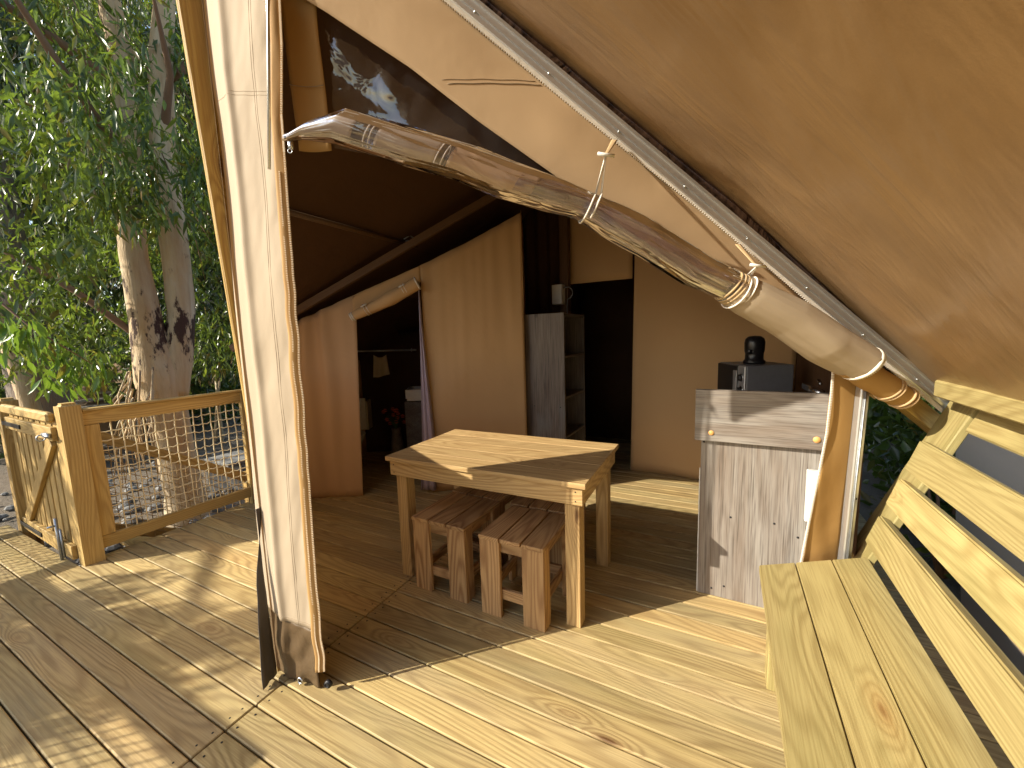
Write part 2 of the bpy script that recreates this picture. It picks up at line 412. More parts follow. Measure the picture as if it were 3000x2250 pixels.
def wplank(name, root, lo, hi, mat, grain=None, bev=0.003):
    """the same, with corners given in world space"""
    return plank(name, root, lo, hi, mat, grain, bev, world=True)
def bar(name, root, p0, p1, w, t, mat, side=(0, 0, 1), bev=0.003, world=True):
    """board from p0 to p1; its thickness t points along `side` as nearly as possible"""
    p0, p1 = Vector(p0), Vector(p1); x = (p1 - p0); L = x.length; x.normalize()
    z = Vector(side); z = (z - x * z.dot(x)).normalized(); y = z.cross(x)
    m = Matrix(((x.x, y.x, z.x, 0), (x.y, y.y, z.y, 0), (x.z, y.z, z.z, 0), (0, 0, 0, 1)))
    m.translation = (p0 + p1) / 2
    me = box_mesh(L, w, t, bev, mat, name)
    return put(name, me, mat, root, world=m) if world else put(name, me, mat, root, local=m)
def grid_mesh(name, fn, ns, nt, close=False):
    vs, fs = [], []
    for j in range(nt + 1):
        for i in range(ns + (0 if close else 1)):
            vs.append(tuple(fn(i / ns, j / nt)))
    n = ns + (0 if close else 1)
    for j in range(nt):
        for i in range(ns):
            a = j * n + i; b = j * n + (i + 1) % n
            fs.append((a, b, b + n, a + n))
    me = bpy.data.meshes.new(name); me.from_pydata(vs, [], fs); me.update(); smooth(me)
    return me
def cloth(name, root, fn, ns, nt, mat, thick=0.003, close=False):
    o = put(name, grid_mesh(name, fn, ns, nt, close), mat, root, world=Matrix.Identity(4))
    if thick:
        md = o.modifiers.new("thickness", 'SOLIDIFY'); md.thickness = thick; md.offset = 0
    return o
def tube_geo(pts, rad, sides=8, cap=True):
    pts = [Vector(p) for p in pts]; n = len(pts)
    rads = rad if isinstance(rad, (list, tuple)) else [rad] * n
    vs, fs = [], []
    up = Vector((0.13, 0.29, 0.95))
    for i, p in enumerate(pts):
        t = (pts[min(i + 1, n - 1)] - pts[max(i - 1, 0)])
        t = t.normalized() if t.length > 1e-9 else Vector((0, 0, 1))
        a = t.cross(up)
        if a.length < 1e-3: a = t.cross(Vector((1, 0, 0)))
        a.normalize(); b = t.cross(a)
        for s in range(sides):
            q = 2 * math.pi * s / sides
            vs.append(p + (a * math.cos(q) + b * math.sin(q)) * rads[i])
    for i in range(n - 1):
        for s in range(sides):
            s2 = (s + 1) % sides
            fs.append((i * sides + s, i * sides + s2, (i + 1) * sides + s2, (i + 1) * sides + s))
    if cap:
        fs.append(tuple(range(sides - 1, -1, -1))); fs.append(tuple((n - 1) * sides + s for s in range(sides)))
    return vs, fs
def join_geo(geos):
    vs, fs = [], []
    for v, f in geos:
        o = len(vs); vs += [tuple(x) for x in v]; fs += [tuple(i + o for i in q) for q in f]
    return vs, fs
def geo_obj(name, root, geos, mat, sm=True):
    vs, fs = join_geo(geos)
    me = bpy.data.meshes.new(name); me.from_pydata(vs, [], fs); me.update()
    if sm: smooth(me)
    return put(name, me, mat, root, world=Matrix.Identity(4))
def tube(name, root, pts, rad, mat, sides=8): return geo_obj(name, root, [tube_geo(pts, rad, sides)], mat)
def box_geo(c, ex, ey, ez):
    c, ex, ey, ez = Vector(c), Vector(ex), Vector(ey), Vector(ez)
    vs = [c + ex * a + ey * b + ez * d for a in (-1, 1) for b in (-1, 1) for d in (-1, 1)]
    return vs, [(0, 1, 3, 2), (4, 6, 7, 5), (0, 4, 5, 1), (2, 3, 7, 6), (0, 2, 6, 4), (1, 5, 7, 3)]
def prism_geo(poly, z0, z1):
    n = len(poly)
    vs = [Vector((p[0], p[1], z0)) for p in poly] + [Vector((p[0], p[1], z1)) for p in poly]
    fs = [tuple(range(n - 1, -1, -1)), tuple(range(n, 2 * n))] + [(i, (i + 1) % n, n + (i + 1) % n, n + i) for i in range(n)]
    return vs, fs
def ring_geo(c, nrm, R, r, seg=20, sides=6):
    c, nrm = Vector(c), Vector(nrm).normalized()
    a = nrm.orthogonal().normalized(); b = nrm.cross(a)
    vs, fs = [], []
    for i in range(seg):
        q = 2 * math.pi * i / seg; d = a * math.cos(q) + b * math.sin(q)
        for s in range(sides):
            e = 2 * math.pi * s / sides
            vs.append(c + d * (R + r * math.cos(e)) + nrm * r * math.sin(e))
    for i in range(seg):
        for s in range(sides):
            fs.append((i * sides + s, i * sides + (s + 1) % sides, ((i + 1) % seg) * sides + (s + 1) % sides, ((i + 1) % seg) * sides + s))
    return vs, fs
def disc_geo(c, nrm, R, h, seg=18):
    c, nrm = Vector(c), Vector(nrm).normalized(); a = nrm.orthogonal().normalized(); b = nrm.cross(a)
    vs = []
    for k in (0, 1):
        for i in range(seg):
            q = 2 * math.pi * i / seg; vs.append(c + nrm * h * k + (a * math.cos(q) + b * math.sin(q)) * R * (1 - 0.12 * k))
    fs = [tuple(range(seg - 1, -1, -1)), tuple(range(seg, 2 * seg))] + [(i, (i + 1) % seg, seg + (i + 1) % seg, seg + i) for i in range(seg)]
    return vs, fs
def nz(x, y=0, z=0): return mnoise.noise(Vector((x, y, z)))
def lerp(a, b, t): return a + (b - a) * t
def interp(tab, x):
    if x <= tab[0][0]: i = 0
    elif x >= tab[-1][0]: i = len(tab) - 2
    else:
        i = 0
        while tab[i + 1][0] < x: i += 1
    t = (x - tab[i][0]) / (tab[i + 1][0] - tab[i][0])
    return [lerp(a, b, t) for a, b in zip(tab[i][1:], tab[i + 1][1:])]

# ------------------------------------------------------------------ ground and deck
def ground_fn(s, t):
    x = -150 + 300 * s; y = -150 + 300 * t
    return Vector((x, y, -0.5))
gm = bpy.data.meshes.new("ground")
gx = sorted(set([-220, -120, -60, -35] + [round(-24 + 0.75 * i, 2) for i in range(65)] + [35, 60, 120, 220]))
vs = [(x, y, -0.5 + (0.05 * nz(x * 0.6, y * 0.6) if abs(x) < 23 and abs(y) < 23 else 0)) for y in gx for x in gx]
nx = len(gx)
gm.from_pydata(vs, [], [(j * nx + i, j * nx + i + 1, (j + 1) * nx + i + 1, (j + 1) * nx + i) for j in range(nx - 1) for i in range(nx - 1)])
smooth(gm)
struct(put("ground", gm, M['soil']))

DECK_ROT = math.radians(1.3)
deck = link(bpy.data.objects.new("deck", None)); struct(deck)
deck.location = (-1.608, 0.748, 0); deck.rotation_euler = (0, 0, DECK_ROT)
PITCH, GAP = 0.112, 0.006
nails = []
for r in range(-20, 52):
    y0 = r * PITCH + GAP / 2; y1 = (r + 1) * PITCH - GAP / 2
    left_end = -3.62 if y1 < 0.12 else (-2.17 if y0 < 1.26 else -2.52)
    segs = [(left_end, -0.002), (0.002, 2.62)]
    for k, (xa, xb) in enumerate(segs):
        jx = rnd.uniform(-0.012, 0.012) if k == 0 else 0
        b = plank("deck_board", deck, (xa + jx, y0, -0.030), (xb, y1, rnd.uniform(-0.0012, 0.0012)), M['deck'], 'x', 0.004)
    if r < 12:
        for xx in (-0.035, 0.035):
            for f in (0.25, 0.75): nails.append((xx + rnd.uniform(-.006, .006), lerp(y0, y1, f) + rnd.uniform(-.006, .006)))
ng = []
for (x, y) in nails: ng.append(disc_geo((x, y, 0.0005), (0, 0, 1), 0.0042, 0.0012, 8))
v_, f_ = join_geo(ng)
me = bpy.data.meshes.new("nail_heads"); me.from_pydata(v_, [], f_)
struct(put("nail_heads", me, M['blackm'], deck, local=Matrix.Identity(4)), 'stuff')
for xx in (-3.3, -2.1, -1.0, -0.06, 0.06, 1.2, 2.5):
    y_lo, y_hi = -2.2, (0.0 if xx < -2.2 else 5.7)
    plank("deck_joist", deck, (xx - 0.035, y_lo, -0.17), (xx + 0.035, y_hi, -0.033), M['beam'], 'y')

# ------------------------------------------------------------------ safari tent
tent = thing("safari_tent", (-1.47, 0.87, 0), "tan canvas safari tent with its clear door rolled up under the sloping roof", "tent")
RIDGE_X, RIDGE_Z = -1.47, 3.087
def roof_r(x): return RIDGE_Z - 0.88 * (x - RIDGE_X)
def roof_l(x): return RIDGE_Z - 0.733 * (RIDGE_X - x)
LW = Vector((-0.88, 0.45, 0)).normalized()        # direction of the left front wall
C0 = Vector((-1.69, 0.885, 0))                    # its corner
# inner roof, right slope: from the front edge line back to the gable
def fr_right(s, t):
    x = lerp(RIDGE_X, 0.80, s)
    yf = 0.87 + (x + 1.47) * 0.633 + 0.10
    y = lerp(yf, 6.4, t)
    sag = 0.03 * math.sin(math.pi * t) * math.sin(math.pi * s)
    return Vector((x, y, roof_r(x) + 0.02 - sag))
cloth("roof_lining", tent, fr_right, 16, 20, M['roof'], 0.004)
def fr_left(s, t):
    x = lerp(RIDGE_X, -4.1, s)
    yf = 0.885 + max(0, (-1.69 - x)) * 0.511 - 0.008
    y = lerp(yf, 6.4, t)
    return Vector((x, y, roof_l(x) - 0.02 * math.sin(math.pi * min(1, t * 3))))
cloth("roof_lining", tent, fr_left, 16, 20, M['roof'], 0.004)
# left front wall with a window opening (canvas below, beside and beyond it)
def lw_at(a, z): return C0 + LW * a + Vector((0, 0, z))
def lw_top(a): return roof_l((C0 + LW * a).x) - 0.005
def wall_piece(a0, a1, z0, z1):
    def fn(s, t):
        a = lerp(a0, a1, s); zt = z1 if z1 is not None else lw_top(a)
        p = lw_at(a, lerp(z0, zt, t)); p.z = min(p.z, lw_top(a))
        return p
    return fn
cloth("left_wall_canvas", tent, wall_piece(0.0, 0.185, 0.0, None), 3, 8, M['wallc'], 0)
cloth("left_wall_canvas", tent, wall_piece(0.185, 2.05, 0.0, 1.265), 10, 8, M['wallc'], 0)
cloth("left_wall_canvas", tent, wall_piece(1.45, 2.68, 1.267, None), 6, 6, M['wallc'], 0)
cloth("left_wall_canvas", tent, wall_piece(2.05, 2.68, 0.0, 1.265), 4, 6, M['wallc'], 0)
# side and end walls closing the tent
def vwall(p, q, zt):
    p, q = Vector(p), Vector(q)
    return lambda s, t: Vector((lerp(p.x, q.x, s), lerp(p.y, q.y, s), lerp(0, zt(lerp(p.x, q.x, s)), t)))
cloth("side_wall_canvas", tent, vwall((0.535, 2.17, 0), (0.535, 6.4, 0), roof_r), 6, 4, M['roof'])
cloth("side_wall_canvas", tent, vwall((-4.05, 2.1, 0), (-4.05, 6.4, 0), roof_l), 6, 4, M['inner_r'])
cloth("end_wall_canvas", tent, vwall((-4.05, 6.38, 0), (RIDGE_X, 6.38, 0), roof_l), 8, 4, M['inner'])
cloth("end_wall_canvas", tent, vwall((RIDGE_X, 6.38, 0), (0.80, 6.38, 0), roof_r), 8, 4, M['inner'])

# --- corner flap beside the opening (the beige strip)
rows = [(-1.655, 0.875, 3.04, -1.33, 0.925, 3.0), (-1.66, 0.875, 2.639, -1.355, 0.923, 2.553), (-1.662, 0.875, 2.414, -1.379, 0.92, 2.348), (-1.655, 0.876, 2.257, -1.391, 0.918, 2.204),
        (-1.662, 0.875, 2.018, -1.389, 0.918, 2.023), (-1.673, 0.873, 1.751, -1.389, 0.918, 1.868), (-1.675, 0.872, 1.381, -1.393, 0.917, 1.495),
        (-1.679, 0.872, 1.027, -1.4, 0.916, 1.151), (-1.69, 0.87, 0.691, -1.408, 0.915, 0.86), (-1.688, 0.87, 0.508, -1.421, 0.913, 0.592), (-1.676, 0.872, 0.285, -1.432, 0.911, 0.268),
        (-1.684, 0.871, 0.126, -1.437, 0.91, 0.126), (-1.674, 0.872, 0.004, -1.44, 0.91, 0.004)]
nL = len(rows) - 1
def strip_pt(s, f):
    i = min(int(f), nL - 1); t = f - i; a, b = rows[i], rows[i + 1]
    q = [lerp(x, y, t) for x, y in zip(a, b)]
    p = Vector(q[:3]).lerp(Vector(q[3:]), s)
    z = p.z
    fold = 0.30 + 0.03 * math.sin(z * 2.1)
    n = Vector((0.157, -0.988, 0))                # towards the outside
    d = 0.0
    back = 0.06 * (1 - s / fold) ** 1.1 if s < fold else 0.0
    d += 0.010 * math.exp(-((s - fold) / 0.06) ** 2)
    sl = s * 1.3 + z * 0.9
    d += 0.007 * nz(sl * 2.2 + 3, z * 4.2 - s * 3.0, 1.7) * (0.2 + s)
    d += 0.0018 * nz(s * 5 + z * 8, z * 12 - s * 8, 4.2) * (0.2 + s)
    d += 0.012 * nz(2.0, z * 1.3, 9.0)
    return p + n * d + Vector((-0.87, 0.46, 0)) * back
F_BROWN = 10.0
corner_flap = cloth("corner_flap", tent, lambda s, t: strip_pt(s, t * F_BROWN), 40, 150, M['strip'], 0.003)
def brown_pt(s, t):
    p = strip_pt(s, F_BROWN + 0.02 + t * (nL - F_BROWN - 0.02))
    d = 0.016 * nz(s * 4 + t * 2.5, t * 2.2 - s * 1.5, 2.2) * (1 - 0.6 * t)
    return p + Vector((0.157, -0.988, 0)) * (d - 0.004)
mud_flap = cloth("mud_flap", tent, brown_pt, 26, 26, M['brown'], 0.003)
# back of the left wall flap that shows as a dark edge
flap_rows = [(-1.70, 0.90, 0.75, -1.690, 0.872, 0.75), (-1.682, 0.84, 0.45, -1.686, 0.872, 0.45), (-1.668, 0.815, 0.2, -1.68, 0.872, 0.2), (-1.642, 0.797, 0.01, -1.672, 0.872, 0.01)]
def flap_fn(s, t):
    f = t * 3; i = min(int(f), 2); k = f - i
    q = [lerp(a, b, k) for a, b in zip(flap_rows[i], flap_rows[i + 1])]
    return Vector(q[:3]).lerp(Vector(q[3:]), s) + Vector((0.01 * nz(t * 5, s * 3), 0, 0))
cloth("flap_edge", tent, flap_fn, 4, 14, M['greyflap'], 0.003)
# stitched seams on the flap
def seam(f0, f1, s0, s1, n=60):
    pts = []
    for i in range(n + 1):
        t = i / n; pts.append(strip_pt(lerp(s0, s1, t), lerp(f0, f1, t)) + Vector((0.157, -0.988, 0)) * 0.0016)
    return tube_geo(pts, 0.0007, 5)
geo_obj("seam", corner_flap, [seam(0.0, 10.0, 0.70, 0.66), seam(0.0, 10.0, 0.735, 0.695)], M['thread'])
geo_obj("seam", corner_flap, [seam(2.55, 2.55, 0.05, 0.98, 20), seam(2.47, 2.47, 0.3, 0.98, 20)], M['thread'])
geo_obj("seam", corner_flap, [seam(9.93, 9.93, 0.02, 0.98, 20)], M['thread'])
# zip tapes and teeth down the edge of the opening
zp = [(-1.325, 0.929, 2.56), (-1.334, 0.927, 2.408), (-1.362, 0.922, 2.198), (-1.366, 0.922, 2.08), (-1.372, 0.92, 1.866), (-1.378, 0.92, 1.627), (-1.384, 0.918, 1.394), (-1.389, 0.917, 1.151), (-1.397, 0.917, 0.88), (-1.407, 0.915, 0.595), (-1.411, 0.914, 0.317), (-1.408, 0.915, 0.092)]
def zip_pt(t, off=0.0):
    f = t * (len(zp) - 1); i = min(int(f), len(zp) - 2); k = f - i
    p = Vector(zp[i]).lerp(Vector(zp[i + 1]), k)
    wob = 0.0026 * math.sin(p.z * 37 + 1.9 * math.sin(p.z * 7.3)) * (0.55 + 0.5 * math.sin(p.z * 5.1 + 1)) * min(1, max(0, (2.0 - p.z) * 2))
    return p + Vector((0.845, 0.535, 0)) * (off + wob)
def tape_fn(s, t): return zip_pt(t, lerp(-0.030, 0.006, s)) + Vector((0.157, -0.988, 0)) * (0.002 + 0.006 * math.sin(s * 3.1) * (0.6 + 0.4 * math.sin(t * 37)))
cloth("zip_tape", tent, tape_fn, 5, 150, M['ziptape'], 0.002)
tg = []
N = 430
for i in range(N):
    p = zip_pt(i / N, 0.007) + Vector((0.157, -0.988, 0)) * 0.004
    tg.append(box_geo(p, DU * 0.0033, DV * 0.003, Vector((0, 0, 0.0016))))
    p = zip_pt(i / N, -0.012) + Vector((0.157, -0.988, 0)) * 0.006
    if p.z < 2.02: tg.append(box_geo(p, DU * 0.0024, DV * 0.0025, Vector((0, 0, 0.0015))))
struct(geo_obj("zip_teeth", tent, tg, M['zip'], sm=False), 'stuff')
geo_obj("zip_slider", tent, [box_geo(W(0.147, -0.02, 2.10), DU * 0.007, DV * 0.006, Vector((0, 0, 0.013))), ring_geo(W(0.147, -0.03, 2.078), DV, 0.007, 0.0018, 12, 5)], M['steel'])
tube("tension_rod", tent, [(-1.352, 0.910, 2.70), (-1.352, 0.910, 2.545), (-1.418, 0.900, 2.03)], 0.0055, M['steel'], 8)
# eyelets in the mud flap
geo_obj("eyelet", mud_flap, [ring_geo((-1.526, 0.884, 0.026), (0.157, -0.988, 0), 0.0125, 0.0042, 20, 6)], M['steel'])
geo_obj("eyelet_hole", mud_flap, [disc_geo((-1.526, 0.889, 0.026), (0.157, -0.988, 0), 0.0105, 0.002, 16)], M['black'])
geo_obj("turn_button", mud_flap, [disc_geo((-1.397, 0.925, 0.036), (0.3, -0.95, 0), 0.017, 0.012, 18), ring_geo((-1.396, 0.913, 0.036), (0.3, -0.95, 0), 0.010, 0.003, 14, 5)], M['blackm'])

# --- front wall right of the corner: canvas along the roof edge, clear pane, canvas beside the corner
ZIPL = [(-0.2, 3.26), (0.684, 2.579), (1.157, 2.22), (1.599, 1.895), (2.191, 1.434), (2.675, 1.07), (2.80, 0.975)]
FAB = [(-0.2, 2.86), (0.299, 2.57), (0.565, 2.403), (0.788, 2.237), (1.091, 2.031), (1.45, 1.78), (1.75, 1.60), (2.1, 1.36), (2.6, 1.02), (2.80, 0.90)]
def zipz(u): return interp(ZIPL, u)[0]
def fabz(u): return interp(FAB, u)[0]
def band_fn(s, t):
    u = lerp(0.03, 2.40, s)
    z = lerp(fabz(u) - 0.04, zipz(u) + 0.01, t)
    v = 0.007 * nz(u * 2.6, z * 2.6, 5.5) + 0.0015 * nz(u * 8, z * 7, 1.5) - 0.012 * math.sin(math.pi * t)
    return W(u, v + 0.004, z)
cloth("roof_edge_canvas", tent, band_fn, 90, 16, M['panel'], 0.003)
def band_at(u, z): return band_fn((u - 0.03) / 2.37, (z - fabz(u) + 0.04) / (zipz(u) + 0.05 - fabz(u))) - DV * 0.0022
geo_obj("seam", tent, [tube_geo([band_at(lerp(0.69, 1.02, i / 20), 2.312 + 0.0010 * math.sin(i * 0.9)) for i in range(21)], 0.0016, 5),
                       tube_geo([band_at(lerp(0.67, 1.00, i / 20), 2.325 + 0.0010 * math.sin(i * 0.9)) for i in range(21)], 0.0008, 5)], M['thread'])
def side_fn(s, t):
    z = lerp(2.105, 3.0, t)
    uL = interp([(2.0, 0.155), (2.165, 0.150), (2.338, 0.142), (2.566, 0.136), (3.0, 0.12)], z)[0]
    uR = interp([(2.0, 0.268), (2.225, 0.263), (2.49, 0.253), (3.0, 0.25)], z)[0]
    u = lerp(uL, uR, s)
    return W(u, 0.030 + 0.012 * math.sin(math.pi * s) + 0.006 * nz(u * 12, z * 5), z)
cloth("pane_side_canvas", tent, side_fn, 8, 24, M['orange'], 0.003)
geo_obj("seam", tent, [tube_geo([W(lerp(0.143, 0.258, i / 8), 0.022 + 0.012 * math.sin(math.pi * i / 8), 2.318) for i in range(9)], 0.0014, 5)], M['thread'])
def pane_fn(s, t):
    u = lerp(0.23, 1.60, s)
    top = fabz(u) + 0.02; bot = interp([(0.2, 2.14), (0.45, 2.10), (0.9, 1.95), (1.15, 1.87), (1.65, 1.58)], u)[0]
    z = lerp(min(bot, top - 0.005), top, t)
    v = 0.062 + 0.02 * math.sin(u * 5.5 + z * 3) * math.sin(math.pi * min(1, t * 1.2)) + 0.014 * nz(u * 4.5, z * 6, 2) + 0.006 * nz(u * 14, z * 10, 3)
    return W(u, v, z)
cloth("clear_pane", tent, pane_fn, 80, 34, M['pvc'], 0)
# zip teeth along the roof edge
tg = []
for i in range(620):
    u = lerp(0.25, 2.69, i / 620); z = zipz(u)
    tg.append(box_geo(W(u, -0.014, z + 0.001), Vector((0.8, 0.5, -0.6)).normalized() * 0.0016, DV * 0.003, Vector((0, 0, 0.008 + 0.003 * (i % 2)))))
struct(geo_obj("roof_zip_teeth", tent, tg, M['zipw'], sm=False), 'stuff')

# aluminium rail along the roof edge
EU = (W(2.675, 0, 1.07) - W(0.684, 0, 2.579)).normalized()      # down the slope
EP = EU.cross(DV).normalized()
if EP.z < 0: EP = -EP
r0 = W(0.1, -0.012, 3.022); r1 = W(2.755, -0.012, 1.010)
def rail_fn(s, t):
    prof = [(0.004, 0.0), (0.010, -0.010), (0.020, -0.010), (0.022, -0.003), (0.030, -0.003), (0.032, -0.009), (0.040, -0.009), (0.042, -0.004), (0.054, -0.004), (0.056, -0.011), (0.066, -0.011), (0.068, 0.012), (0.004, 0.012), (0.004, 0.0)]
    p = prof[min(int(round(s * 13)), 13)]
    return r0.lerp(r1, t) + EP * p[0] + DV * p[1]
rm = grid_mesh("aluminium_rail", rail_fn, 13, 1)
for p in rm.polygons: p.use_smooth = False
alu_rail = put("aluminium_rail", rm, M['alu'], tent, world=Matrix.Identity(4))
for i in range(9):
    p = r0.lerp(r1, 0.16 + 0.095 * i) + EP * 0.030 - DV * 0.004
    geo_obj("rivet", alu_rail, [disc_geo(p, -DV, 0.0042, 0.003, 10)], M['steel'])
# wooden front rafter behind the rail
bar("front_rafter", tent, W(0.15, 0.055, 2.945), W(2.78, 0.055, 0.955), 0.075, 0.05, M['post'], DV)
# dark fold of canvas between rail and outer roof
def edge_fn(s, t):
    u = lerp(0.05, 2.80, t)
    base = W(u, 0, zipz(u)) + EP * 0.066
    d = lerp(0.0, 0.075, s)
    wv = 0.010 * nz(t * 14, s * 3, 3.3) * (1 + 2 * max(0, t - 0.8) * 3)
    return base + EP * d + DV * (0.03 + 0.03 * s + wv)
cloth("roof_fold", tent, edge_fn, 8, 80, M['dark_edge'], 0.003)
# outer roof over the veranda, right slope
def fly_z(x): return roof_r(x) + (0.155 if x < 0.05 else lerp(0.155, 0.066, (x - 0.05) / 0.685))
def fly_fn(s, t):
    x = lerp(-1.47, 0.86, s)
    yb = 0.87 + (x + 1.47) * 0.633 + 0.06
    y = lerp(-1.35, yb, t)
    r = 0.005 * nz(x * 2.2 + y * 0.9, y * 4.2 + x * 3.2, 7.7) + 0.003 * nz(x * 4 + y * 2, y * 11 + x * 9, 2.2)
    return Vector((x, y, fly_z(x) + r - 0.02 * math.sin(math.pi * s)))
k = NT("fly_canvas")
tcn = k.n('ShaderNodeTexCoord'); P = tcn.outputs['Object']
rot = k.n('ShaderNodeMapping'); rot.inputs['Rotation'].default_value = (0, 0, math.radians(-40)); k.l(P, rot.inputs[0])
st = k.mapping(rot.outputs[0], (0.8, 3.6, 1.0))
n1 = k.noise(st, 1.7, 4, 0.5, 0.5); n2 = k.noise(P, 260, 2)
cc = k.mix(k.math('MULTIPLY_ADD', n1, 1.4, -0.2, clamp=True), (0.42, 0.265, 0.125), (0.34, 0.205, 0.09))
cc = k.mix(k.math('MULTIPLY', n2, 0.4), cc, (0.22, 0.125, 0.05))
k.l(cc, k.b.inputs['Base Color']); k.b.inputs['Roughness'].default_value = 0.31; k.b.inputs['Specular IOR Level'].default_value = 0.6
nb = k.bump(n1, 0.42, 0.03); nb = k.bump(n2, 0.12, 0.001, nb)
k.l(nb, k.b.inputs['Normal'])
M['fly'] = k.m
cloth("outer_roof", tent, fly_fn, 60, 70, M['fly'], 0.003)
def fly_in(s, t):
    x = lerp(-1.47, 0.86, s)
    y = lerp(0.93 + (x + 1.47) * 0.633, 6.5, t)
    return Vector((x, y, fly_z(x)))
cloth("outer_roof", tent, fly_in, 8, 8, M['fly'], 0.003)

# --- rolled-up clear door hanging under the roof edge
ROLL = [(0.150, 2.094, 0.010), (0.169, 2.096, 0.014), (0.223, 2.115, 0.029), (0.343, 2.130, 0.058), (0.431, 2.104, 0.061), (0.581, 2.059, 0.062), (0.733, 2.017, 0.061), (0.891, 1.956, 0.064), (1.051, 1.908, 0.057), (1.149, 1.877, 0.047), (1.249, 1.821, 0.058), (1.385, 1.753, 0.060), (1.56, 1.643, 0.060), (1.687, 1.586, 0.056), (1.778, 1.536, 0.066), (1.929, 1.46, 0.072), (2.083, 1.363, 0.076), (2.242, 1.275, 0.070), (2.40, 1.165, 0.04)]
def roll_surf(u0, u1, rs, amp, seed, crease=0.0):
    def fn(s, t):
        u = lerp(u0, u1, t); z, r = interp(ROLL, u)
        a = 2 * math.pi * s
        g = 1 + (1.3 * min(1, max(0, (u - 0.85) * 2.5)) if crease > 0.1 else 0)
        rr = r * rs * (1 + g * amp * nz(math.cos(a) * 1.5 + u * 3, math.sin(a) * 1.5 + seed, u * 3) + amp * 0.45 * nz(math.cos(a) * 4 + u * 5, math.sin(a) * 4 + seed, u * 6 + 3) + crease * abs(nz(math.cos(a) * 5 + 0.6 * nz(u * 4), math.sin(a) * 5 + seed, u * 2.5)))
        e1 = -DV; e2 = EP
        return W(u, -0.085, z) + e1 * math.cos(a) * rr + e2 * math.sin(a) * rr
    return fn
door_roll = cloth("door_roll", tent, roll_surf(1.70, 2.235, 1.0, 0.07, 3.0, 0.07), 60, 80, M['strip'], 0.004, close=True)
cloth("door_roll_canvas", tent, roll_surf(0.17, 0.40, 0.86, 0.05, 5.0), 28, 24, M['strip'], 0.003, close=True)
cloth("door_roll_canvas", tent, roll_surf(0.47, 0.66, 0.84, 0.06, 5.0), 28, 20, M['strip'], 0.003, close=True)
cloth("door_roll_canvas", tent, roll_surf(0.70, 0.98, 0.80, 0.08, 5.5, 0.10), 36, 30, M['panel'], 0.003, close=True)
cloth("door_roll_layer", tent, roll_surf(0.92, 1.72, 0.84, 0.13, 12.0, 0.30), 72, 110, M['pvccore'], 0, close=True)
cloth("door_roll_layer", tent, roll_surf(0.92, 1.72, 0.60, 0.18, 31.0, 0.40), 64, 110, M['pvccore'], 0, close=True)
door_pane = cloth("door_roll_pane", tent, roll_surf(0.155, 1.73, 0.98, 0.075, 21.0, 0.14), 72, 200, M['pvcroll'], 0, close=True)
# stitched bands inside the roll
for u in (0.44, 0.455, 0.665, 0.685):
    z, r = interp(ROLL, u); geo_obj("roll_binding", door_pane, [ring_geo(W(u, -0.085, z), EU, r * 0.9, 0.0022, 24, 5)], M['white_cloth'])
# binding where the clear sheet meets the canvas
for u in (1.690, 1.704, 1.716):
    z, r = interp(ROLL, u); geo_obj("roll_binding", door_pane, [ring_geo(W(u, -0.085, z), EU, r * 1.03, 0.004, 28, 6)], M['tan_web'])
# white zip edge at the end of the roll
z, r = interp(ROLL, 2.238)
geo_obj("roll_zip_edge", door_roll, [ring_geo(W(2.238, -0.085, z), EU, r * 0.99, 0.008, 40, 6)] + [box_geo(W(2.245, -0.085, z) + (-DV * math.cos(q) + EP * math.sin(q)) * r * 0.99, EU * 0.008, (DV * math.sin(q) + EP * math.cos(q)) * 0.0022, (-DV * math.cos(q) + EP * math.sin(q)) * 0.004) for q in [2 * math.pi * i / 60 for i in range(60)]], M['white_cloth'])
# thinner roll of canvas that runs on past the aluminium post
def tail_fn(s, t):
    u = lerp(2.20, 2.445, t); z = lerp(1.275, 1.128, t); r = lerp(0.054, 0.043, t)
    a = 2 * math.pi * s; r *= 1 + 0.10 * nz(math.cos(a) + t * 3, math.sin(a), t * 4)
    return W(u, -0.075, z) + (-DV) * math.cos(a) * r + EP * math.sin(a) * r
roll_tail = cloth("roll_tail", tent, tail_fn, 28, 24, M['orange'], 0.004, close=True)
for u, z, r in ((2.370, 1.173, 0.049), (2.382, 1.166, 0.049), (2.430, 1.137, 0.046), (2.446, 1.128, 0.044)):
    geo_obj("roll_tail_band", roll_tail, [ring_geo(W(u, -0.075, z), EU, r, 0.005, 26, 6)], M['tan_web'])
geo_obj("roll_tail_end", roll_tail, [disc_geo(W(2.4455, -0.075, 1.1275), EU, 0.042, 0.002, 26)], M['dark_edge'])

